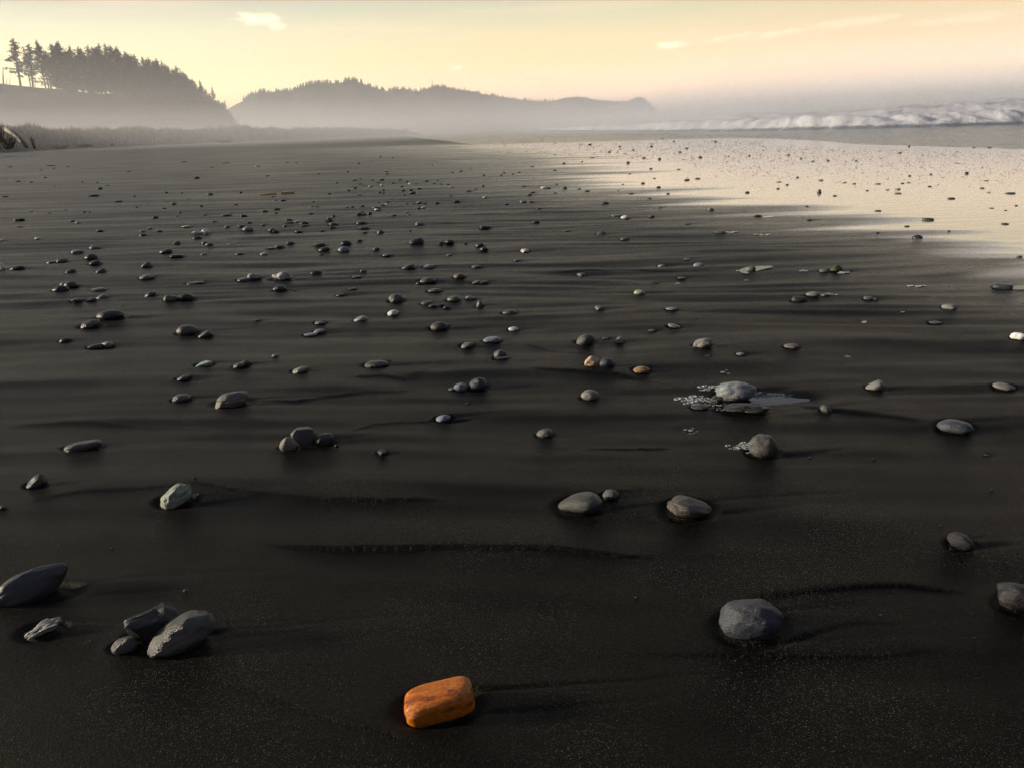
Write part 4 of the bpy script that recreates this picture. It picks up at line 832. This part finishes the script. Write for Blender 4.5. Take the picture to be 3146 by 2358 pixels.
# ------------------------------------------------------------------ conifers
def leaf_cloud(centres, spread, n, size, rs):
    """many small leaf-clump triangles round the given centres"""
    c = np.asarray(centres)[rs.randint(0, len(centres), n)]+rs.normal(size=(n, 3))*np.asarray(spread)
    a = rs.normal(size=(n, 3)); a /= np.linalg.norm(a, axis=1)[:, None]; b_ = np.cross(a, rs.normal(size=(n, 3))); b_ /= np.linalg.norm(b_, axis=1)[:, None]
    s = size*rs.uniform(.5, 1.4, (n, 1))
    V = np.stack([c+a*s, c-a*s*.5+b_*s*.7, c-a*s*.5-b_*s*.7], 1).reshape(-1, 3)
    return V
def tube_verts(pts, rads, n=6):
    vs, qs = [], []
    for i, (p, r_) in enumerate(zip(pts, rads)):
        for k in range(n):
            a_ = 2*math.pi*k/n; vs.append((p[0]+r_*math.cos(a_), p[1]+r_*math.sin(a_), p[2]))
    for i in range(len(pts)-1):
        for k in range(n): qs.append((i*n+k, i*n+(k+1) % n, (i+1)*n+(k+1) % n, (i+1)*n+k))
    return np.array(vs), np.array(qs)
def cone_limb(p0, p1, r0, k=4):
    d = Vector(p1)-Vector(p0); s_ = d.cross(Vector((0, 0, 1))).normalized()*r0; u_ = s_.cross(d.normalized())
    vs = [tuple(Vector(p0)+s_), tuple(Vector(p0)+u_), tuple(Vector(p0)-s_), tuple(Vector(p0)-u_), tuple(p1)]
    return vs, [(0, 1, 4), (1, 2, 4), (2, 3, 4), (3, 0, 4)]
mleaf, tl, bl = mat('needles', .8, .2)
oi = tl.new('ShaderNodeObjectInfo'); gp = tl.new('ShaderNodeNewGeometry').outputs['Position']
tl.link(tl.mix(tl.mapr(tl.noise(gp, .5, 3), .35, .65), (.022, .032, .016, 1), (.045, .06, .026, 1)), bl.inputs['Base Color'])
mbark, tb_, bb_ = mat('bark', .9, .2); bb_.inputs['Base Color'].default_value = (.05, .04, .032, 1)
tb_.link(tb_.mix(tb_.noise(tb_.new('ShaderNodeNewGeometry').outputs['Position'], 3, 3), (.035, .028, .022, 1), (.08, .066, .05, 1)), bb_.inputs['Base Color'])
def tree_meshes(seed, kind):
    """unit-height conifer: trunk with limbs, crown of many small clumps"""
    rs = np.random.RandomState(seed); rd = random.Random(seed)
    H = 30.0; lean = rd.uniform(-.05, .05)
    crown0 = dict(full=.12, tall=.42, sparse=.30, snag=2)[kind]; width = dict(full=.24, tall=.25, sparse=.14, snag=.05)[kind]*H
    pts = [(lean*H*(k/8)**1.5+rd.uniform(-.1, .1), rd.uniform(-.1, .1), H*k/8*(.97)) for k in range(9)]
    tv, tq = tube_verts(pts, [.45*(1-k/8.6)+.04 for k in range(9)])
    V = [tv]; Q = tq; TT = []; off = len(tv); cen = []
    nl = dict(full=70, tall=48, sparse=34, snag=9)[kind]
    for i in range(nl):
        if kind == 'snag': zf = rd.uniform(.25, .95)
        else: zf = crown0*.7+(1-crown0*.7)*(i+rd.random())/nl
        rad = width*(1-(max(0, zf-crown0)/(1-crown0+1e-6)))**.62*rd.uniform(.35, 1.15) if zf > crown0 else width*rd.uniform(.15, .5)
        if kind == 'snag': rad = H*rd.uniform(.02, .07)
        rad = max(rad, .5)
        a_ = rd.uniform(0, 6.28); x0 = lean*H*zf**1.5; up = rd.uniform(-.05, .25)*rad
        p0 = (x0, 0, zf*H*.97); p1 = (x0+rad*math.cos(a_), rad*math.sin(a_), zf*H*.97+up)
        vv, tt = cone_limb(p0, p1, .13); V.append(np.array(vv)); TT += [(a+off, b+off, c+off) for a, b, c in tt]; off += 5
        if kind != 'snag' and (zf > crown0 or rd.random() < .25):
            for k in range(int(1+rad*1.3)):
                f = rd.uniform(.25, 1.05); cen.append((x0+(p1[0]-x0)*f, p1[1]*f, p0[2]+up*f+rd.uniform(-.2, .3)))
    trunk = np_mesh('trunk', np.vstack(V), Q, TT); trunk.materials.append(mbark)
    crown = None
    if kind != 'snag':
        n = dict(full=3600, tall=2600, sparse=1700)[kind]
        LV = leaf_cloud(cen, (.55, .55, .38), n, .42, rs)
        LV = np.vstack([LV, leaf_cloud([(lean*H, 0, H*.97), (lean*H, 0, H*1.0)], (.25, .25, .5), 50, .3, rs)])
        crown = np_mesh('crown', LV, None, np.arange(len(LV)).reshape(-1, 3), smooth=False); crown.materials.append(mleaf)
    return trunk, crown
PROTO = {('full', i): tree_meshes(200+i, 'full') for i in range(4)}
PROTO.update({('tall', i): tree_meshes(300+i, 'tall') for i in range(3)})
PROTO.update({('sparse', i): tree_meshes(400+i, 'sparse') for i in range(2)})
PROTO.update({('snag', i): tree_meshes(500+i, 'snag') for i in range(2)})
tree_n = 0
def plant(px_base, px_top, py_top, kind, r, label, group, name='conifer_tree', cat='tree', wide=1.0):
    global tree_n
    a_ = azim(px_base, 300); z0 = near_h(a_, r)-.6
    top = at_range(px_top, py_top, r); h = max(5, top.z-z0)
    k = [q for q in PROTO if q[0] == kind]; trunk, crown = PROTO[k[tree_n % len(k)]]; tree_n += 1
    e = bpy.data.objects.new(name, None); C.objects.link(e); e.empty_display_size = 1
    e.location = (r*math.sin(a_), r*math.cos(a_), z0); s_ = h/30
    ws = max(s_, .55)*wide
    e.scale = (ws, ws, s_)
    dx = (top.x-e.location.x)
    e.rotation_euler = (0, math.atan2(dx, h)*.8 if kind in ('sparse', 'snag') else 0, rnd.uniform(0, 6.28) if kind not in ('sparse', 'snag') else 0)
    tag(e, label, cat, group)
    for me_, nm in ((trunk, 'trunk'), (crown, 'crown')):
        if me_ is None: continue
        c_ = bpy.data.objects.new(nm, me_); C.objects.link(c_); c_.parent = e
    return e
G1 = 'snags at the left end of the bluff'
plant(19, 8, 200, 'snag', 640, 'thick broken bare trunk, tallest of the snags on the bluff', G1, 'dead_tree', 'dead tree', 2.2)
plant(27, 24, 237, 'snag', 642, 'short thin bare stem just right of the thick broken trunk', G1, 'dead_tree', 'dead tree')
plant(38, 33, 222, 'snag', 641, 'thin bare dead tree with side twigs, between the broken trunk and first conifer', G1, 'dead_tree', 'dead tree')
G2 = 'open crowned conifers at the left end of the wood'
plant(70, 43, 122, 'sparse', 640, 'tall lone leaning conifer, leftmost with a crown on the bluff', G2, wide=1.9)
plant(100, 80, 150, 'sparse', 642, 'thin conifer just left of the denser pair member on the bluff', G2, wide=1.2)
plant(107, 96, 138, 'sparse', 640, 'denser open conifer, second tall one from the left on bluff', G2, wide=1.8)
plant(113, 112, 225, 'snag', 641, 'short thin stem between the second tall conifer and the wood', G1, 'dead_tree', 'dead tree')
plant(146, 137, 128, 'tall', 640, 'tall pointed conifer at the left edge of the dense wood', G2, wide=1.1)
G3 = 'conifers of the dense wood on the bluff'
tops = [(152, 148), (166, 158), (185, 138), (200, 132), (212, 136), (228, 146), (244, 158), (256, 160), (272, 148), (288, 144), (300, 148), (318, 150), (332, 139), (345, 140), (356, 143), (372, 148), (384, 154), (396, 162), (408, 168), (420, 170), (434, 171), (448, 178), (462, 183), (476, 180), (488, 183), (502, 190), (516, 199), (528, 206), (542, 205), (556, 218), (566, 222), (578, 232), (590, 244), (602, 255), (614, 247), (626, 275), (638, 290), (650, 268), (662, 308), (672, 318), (682, 309), (692, 338), (702, 352)]
words_n = ['first', 'second', 'third', 'fourth', 'fifth', 'sixth', 'seventh', 'eighth', 'ninth', 'tenth', 'eleventh', 'twelfth', 'thirteenth', 'fourteenth', 'fifteenth', 'sixteenth', 'seventeenth', 'eighteenth', 'nineteenth', 'twentieth'] + ['%s' % w_ for w_ in 'twenty-first twenty-second twenty-third twenty-fourth twenty-fifth twenty-sixth twenty-seventh twenty-eighth twenty-ninth thirtieth thirty-first thirty-second thirty-third thirty-fourth thirty-fifth thirty-sixth thirty-seventh thirty-eighth thirty-ninth fortieth forty-first forty-second forty-third forty-fourth'.split()]
GAPS = [(163, 196), (246, 252), (262, 272), (312, 322), (334, 342), (364, 372)]
for i, (px, py) in enumerate(tops):
    base = px+4 if not any(a <= px+4 <= b for a, b in GAPS) else px-3
    kind = 'tall' if px < 170 else 'full'
    if px in (614, 650, 682): kind = 'full'
    plant(base, px, py, kind, 636+rnd.uniform(-5, 6), 'dark conifer on the skyline of the wood, %s from its left end' % words_n[i], G3, wide=rnd.uniform(1.2, 1.7) if px not in (614, 650, 682) else .7)
# the trees filling the wood behind and below the skyline row
sh = []
rt = random.Random(9)
for i in range(150):
    px = rt.uniform(172, 690) if i % 3 else rt.uniform(390, 700)
    py = np.interp(px, [t_[0] for t_ in tops], [t_[1] for t_ in tops])
    drop = rt.uniform(4, 50)
    if any(a-3 <= px <= b+3 for a, b in GAPS): continue
    r_ = rt.uniform(600, 634) if px > 395 else rt.uniform(638, 665)
    sh.append((px, py+drop, r_, 'full'))
for px, py, r_, kd in sh:
    e = plant(px, px, py, kd, r_, 'conifer buried in the shadowed middle of the dense wood, below its skyline', G3+', inner ones', wide=1.4)

# woods on the far headland: one mass of small conifers
rs = np.random.RandomState(77); VV = []; TTs = []; k = 0
A_far = [azim(*p) for p in far_prof]
for i in range(2600):
    px = rs.uniform(745, 1960); 
    if 1925 < px: continue
    dens = 1 if px < 1200 else .75
    if rs.rand() > dens: continue
    a_ = azim(px, 280); r_ = 3000+rs.uniform(-120, 15) if rs.rand() > .6 else 3000+rs.uniform(-8, 6)
    z0 = far_h(a_, r_)-1; h = (rs.uniform(3, 8) if rs.rand() > .16 else rs.uniform(11, 18))*(1.1 if px < 1180 else .8 if px < 1700 else .45)
    if 900 < px < 1120: h *= 1.25
    n = 5; w_ = h*.28
    for lv in range(3):
        zb_ = z0+h*(.15+.27*lv); zt = z0+h*(.55+.225*lv) if lv < 2 else z0+h; ww = w_*(1-.28*lv); ph = rs.uniform(0, 6)
        ring = [(r_*math.sin(a_)+ww*rs.uniform(.6, 1.3)*math.cos(ph+2*math.pi*q_/n), r_*math.cos(a_)+ww*rs.uniform(.6, 1.3)*math.sin(ph+2*math.pi*q_/n), zb_+rs.uniform(-.5, .5)) for q_ in range(n)]
        VV += ring+[(r_*math.sin(a_), r_*math.cos(a_), zt)]; TTs += [(k+q_, k+(q_+1) % n, k+n) for q_ in range(n)]; k += n+1
tag(link('distant_forest', np_mesh('distant_forest', VV, None, TTs, smooth=False), [mleaf]), 'far off conifer forest along the headland skyline', None, None, 'stuff')
# mast on the far skyline
e = bpy.data.objects.new('radio_mast', None); C.objects.link(e)
a_ = azim(1329, 250); p0 = at_range(1329, 272, 3000); top = at_range(1329, 247, 3000).z
e.location = (p0.x, p0.y, p0.z-2); tag(e, 'thin radio mast standing on the far headland skyline', 'mast')
hh = top-p0.z+2
mm_, tm_, bm_ = mat('mast_steel', .6); bm_.inputs['Base Color'].default_value = (.12, .11, .11, 1)
tv, tq = tube_verts([(0, 0, 0), (0, 0, hh*.6), (0, 0, hh)], [1.1, .8, .5], 6); link('pole', np_mesh('pole', tv, tq), [mm_], e)
tv, tq = tube_verts([(0, 0, hh*.82), (0, 0, hh*.84), (0, 0, hh*.9), (0, 0, hh*.92)], [.5, 2.0, 2.0, .5], 8); link('antenna_drum', np_mesh('antenna_drum', tv, tq), [mm_], e)

# ------------------------------------------------------------------ dunes with marram grass
dune_top = [(-700, 392), (-200, 398), (0, 400), (60, 396), (120, 401), (200, 402), (330, 402), (400, 398), (430, 396), (480, 401), (520, 398), (560, 403), (640, 399), (720, 393), (755, 389), (800, 399), (850, 397), (900, 400), (980, 398), (1050, 396), (1120, 397), (1180, 399), (1240, 400), (1262, 408), (1290, 416)]
P_ = [(azim(*p), at_range(p[0], p[1], 1)) for p in dune_top]
def dune_r(a): return np.interp(a, [azim(-700, 400), azim(0, 400), azim(900, 400), azim(1290, 400)], [150, 190, 360, 520])
az_ = np.linspace(azim(-700, 400), azim(1290, 400), 900); rc = dune_r(az_)
A_ = np.array([p[0] for p in P_]); tanel = np.array([(p[1].z-CAM_H) for p in P_])          # height per metre of range
ztop = CAM_H+np.interp(az_, A_, tanel)*rc
fr = np.linspace(-1, 1.6, 40); FR, AA = np.meshgrid(fr, az_, indexing='ij'); RC = np.broadcast_to(rc, FR.shape); ZT = np.broadcast_to(ztop, FR.shape)
wid_ = 22.0
RRr = RC+FR*wid_; X = RRr*np.sin(AA); Y = RRr*np.cos(AA)
prof = np.where(FR < 0, sst(FR, -1, -.05)**.8, 1-.5*sst(FR, 0, 1.6))
lum = pn(X*.12, Y*.12, 81)*.5+pn(X*.35, Y*.35, 82)*.3
bz, _, _ = sand_height(X.ravel(), Y.ravel(), False); bz = bz.reshape(X.shape)
Zd = bz+(ZT-bz-.5)*prof*(1+.30*lum)-.3*(1-sst(FR, -1, -.8))
md, td, bd = mat('dune_ground', .9, .2); gp = td.new('ShaderNodeNewGeometry').outputs['Position']
td.link(td.mix(td.mapr(td.noise(gp, .5, 4), .35, .65), (.05, .048, .036, 1), (.12, .115, .075, 1)), bd.inputs['Base Color'])
tag(link('dunes', np_mesh('dunes', np.stack([X, Y, Zd], -1).reshape(-1, 3), grid_quads(len(fr), len(az_))[:, ::-1]), [md]), 'low grassy dunes behind the beach', None, None, 'structure')
mg, tg, bg_ = mat('marram', .8, .2); gp = tg.new('ShaderNodeNewGeometry').outputs['Position']
tg.link(tg.mix(tg.mapr(tg.noise(gp, .35, 4), .38, .62), (.10, .105, .05, 1), (.22, .20, .12, 1)), bg_.inputs['Base Color'])
rs = np.random.RandomState(3); n = 46000
i_ = rs.randint(2, 26, n); j_ = rs.randint(0, len(az_)-1, n)
msk = pn(X[i_, j_]*.2, Y[i_, j_]*.2, 90)+.2 > rs.uniform(-.6, .5, n)
i_, j_ = i_[msk], j_[msk]; n = len(i_)
bx = X[i_, j_]+rs.normal(0, .5, n); by = Y[i_, j_]+rs.normal(0, .5, n); bz_ = Zd[i_, j_]-.1
hgt = rs.uniform(.5, 1.5, n)*np.clip(1+1.2*pn(bx*.3, by*.3, 93), .4, 2)*(1+.0*bx); an = rs.uniform(0, 6.28, n); ww = rs.uniform(.08, .25, n); ln = rs.normal(0, .3, (n, 2))
V = np.stack([np.stack([bx-ww*np.cos(an), by-ww*np.sin(an), bz_], 1), np.stack([bx+ww*np.cos(an), by+ww*np.sin(an), bz_], 1), np.stack([bx+ln[:, 0], by+ln[:, 1], bz_+hgt], 1)], 1).reshape(-1, 3)
tag(link('dune_grass', np_mesh('dune_grass', V, None, np.arange(len(V)).reshape(-1, 3), smooth=False), [mg]), 'marram grass covering the dunes', None, None, 'stuff')

# ------------------------------------------------------------------ driftwood and bushes at the left edge
mdw, tdw, bdw = mat('driftwood', .8, .3)
tdw.link(tdw.mix(tdw.noise(tdw.new('ShaderNodeNewGeometry').outputs['Position'], 1.5, 4), (.18, .17, .15, 1), (.34, .32, .28, 1)), bdw.inputs['Base Color'])
mtw, _, btw = mat('dark_twigs', .9, .2); btw.inputs['Base Color'].default_value = (.07, .062, .05, 1)
def tube3(name, P, rads, matl, n=8, parent=None):
    vs, qs = [], []
    for i, p in enumerate(P):
        d = Vector(P[min(i+1, len(P)-1)])-Vector(P[max(i-1, 0)]); d.normalize(); s_ = d.cross(Vector((0, 0, 1)))
        if s_.length < .05: s_ = Vector((1, 0, 0))
        s_.normalize(); u_ = s_.cross(d)
        for k in range(n):
            a_ = 2*math.pi*k/n; vs.append(tuple(Vector(p)+(s_*math.cos(a_)+u_*math.sin(a_))*rads[i]))
    for i in range(len(P)-1):
        for k in range(n): qs.append((i*n+k, i*n+(k+1) % n, (i+1)*n+(k+1) % n, (i+1)*n+k))
    fs_ = list(range(n))
    vs.append(tuple(P[0])); vs.append(tuple(P[-1])); tr = [(len(vs)-2, (k+1) % n, k) for k in range(n)]+[(len(vs)-1, (len(P)-1)*n+k, (len(P)-1)*n+(k+1) % n) for k in range(n)]
    return link(name, np_mesh(name, vs, qs, tr), [matl], parent)
def pR(px, py, r): p = at_range(px, py, r); return (p.x, p.y, p.z)
o = tube3('driftwood_log', [pR(18, 398, 125), pR(40, 410, 124), pR(60, 427, 122), pR(82, 452, 120)], [.26, .30, .30, .22], mdw)
tag(o, 'long pale driftwood log slanting down from the dune at far left', 'driftwood')
o = tube3('driftwood_log', [pR(228, 450, 150), pR(260, 447, 150), pR(285, 449, 150)], [.12, .2, .1], mdw)
tag(o, 'short pale driftwood log lying at the foot of the dunes', 'driftwood')
o = tube3('driftwood_log', [pR(338, 449, 155), pR(345, 441, 155), pR(352, 448, 155)], [.08, .08, .06], mdw)
tag(o, 'small bent driftwood stick standing at the foot of the dunes', 'driftwood')
def twig_bush(name, px, py, r, h, w_, n, seed, label, cat):
    rd = random.Random(seed); base = Vector(pR(px, py, r)); vs, ts = [], []
    def seg(p0, p1, r0):
        vv, tt = cone_limb(p0, p1, r0); k = len(vs); vs.extend(vv); ts.extend([(a+k, b+k, c+k) for a, b, c in tt])
    for _ in range(n):
        d = Vector((rd.uniform(-w_, w_), rd.uniform(-w_, w_)*.6, h*rd.uniform(.5, 1))); p0 = base+Vector((rd.uniform(-.3, .3)*w_, rd.uniform(-.3, .3)*w_, -.2)); p1 = p0+d; seg(p0, p1, .05)
        for _ in range(4):
            f = rd.uniform(.35, .9); q0 = p0+d*f; seg(q0, q0+Vector((rd.uniform(-.5, .5), rd.uniform(-.3, .3), rd.uniform(.1, .5)))*h*.35, .025)
    return tag(link(name, np_mesh(name, vs, None, ts, smooth=False), [mtw]), label, cat)
twig_bush('bare_bush', 22, 453, 120, 2.2, 1.6, 46, 1, 'tangled dark bare bush under the leaning driftwood log', 'bush')
twig_bush('bare_bush', 4, 432, 122, 2.6, .8, 20, 2, 'tall dark twigs above the tangle at the left picture edge', 'bush')
twig_bush('bare_bush', 106, 453, 130, 2.0, .35, 9, 3, 'single thin dark bare bush standing right of the log', 'bush')
twig_bush('bare_bush', 185, 454, 160, .8, 2.0, 50, 4, 'low dark patch of scrub, left one at the dune foot', 'bush')
twig_bush('bare_bush', 250, 446, 165, .6, 1.9, 40, 5, 'low dark patch of scrub just above the short pale log', 'bush')
twig_bush('bare_bush', 690, 437, 250, 1.2, 3.6, 60, 6, 'dark brown scrub patch on the face of the middle dunes', 'bush')

# ------------------------------------------------------------------ haze: thin air over everything, thicker sea mist lying low
def haze_box(name, half, z0, z1, dens, label, g, col=(.95, .96, 1.0, 1), y0=None, x0=None, y1=None):
    x, y = half, y1 or half; y0 = -y if y0 is None else y0; x0 = -x if x0 is None else x0
    vs = [(x0, y0, z0), (x, y0, z0), (x, y, z0), (x0, y, z0), (x0, y0, z1), (x, y0, z1), (x, y, z1), (x0, y, z1)]
    qs = [(0, 3, 2, 1), (4, 5, 6, 7), (0, 1, 5, 4), (1, 2, 6, 5), (2, 3, 7, 6), (3, 0, 4, 7)]
    m = bpy.data.materials.new(name); m.use_nodes = True; nt = m.node_tree; nt.nodes.clear()
    v = nt.nodes.new('ShaderNodeVolumePrincipled'); v.inputs['Density'].default_value = dens; v.inputs['Color'].default_value = col; v.inputs['Anisotropy'].default_value = g
    o_ = nt.nodes.new('ShaderNodeOutputMaterial'); nt.links.new(v.outputs[0], o_.inputs['Volume'])
    ob = link(name, np_mesh(name, vs, qs, smooth=False), [m]); tag(ob, label, None, None, 'stuff'); return ob
haze_box('haze', 5300, -4.5, 330, 0.00005, 'thin haze filling the air over the bay', .3)
for k, (zt, dn) in enumerate([(6, .0026), (16, .0011), (30, .0004), (48, .0002), (75, .00008)]):
    haze_box('mist', 5290-k*4, -4.4+.05*k, zt, dn, 'sea mist lying low over the beach and surf', .32, y0=115+5*k)
for k, (zt, dn) in enumerate([(4.0, .009), (7, .004)]):
    haze_box('mist', 5250-k*4, -4.0+.05*k, zt, dn, 'fine sea spray hanging over the surf', .3, y0=84+2*k, x0=22+k, y1=230-2*k)
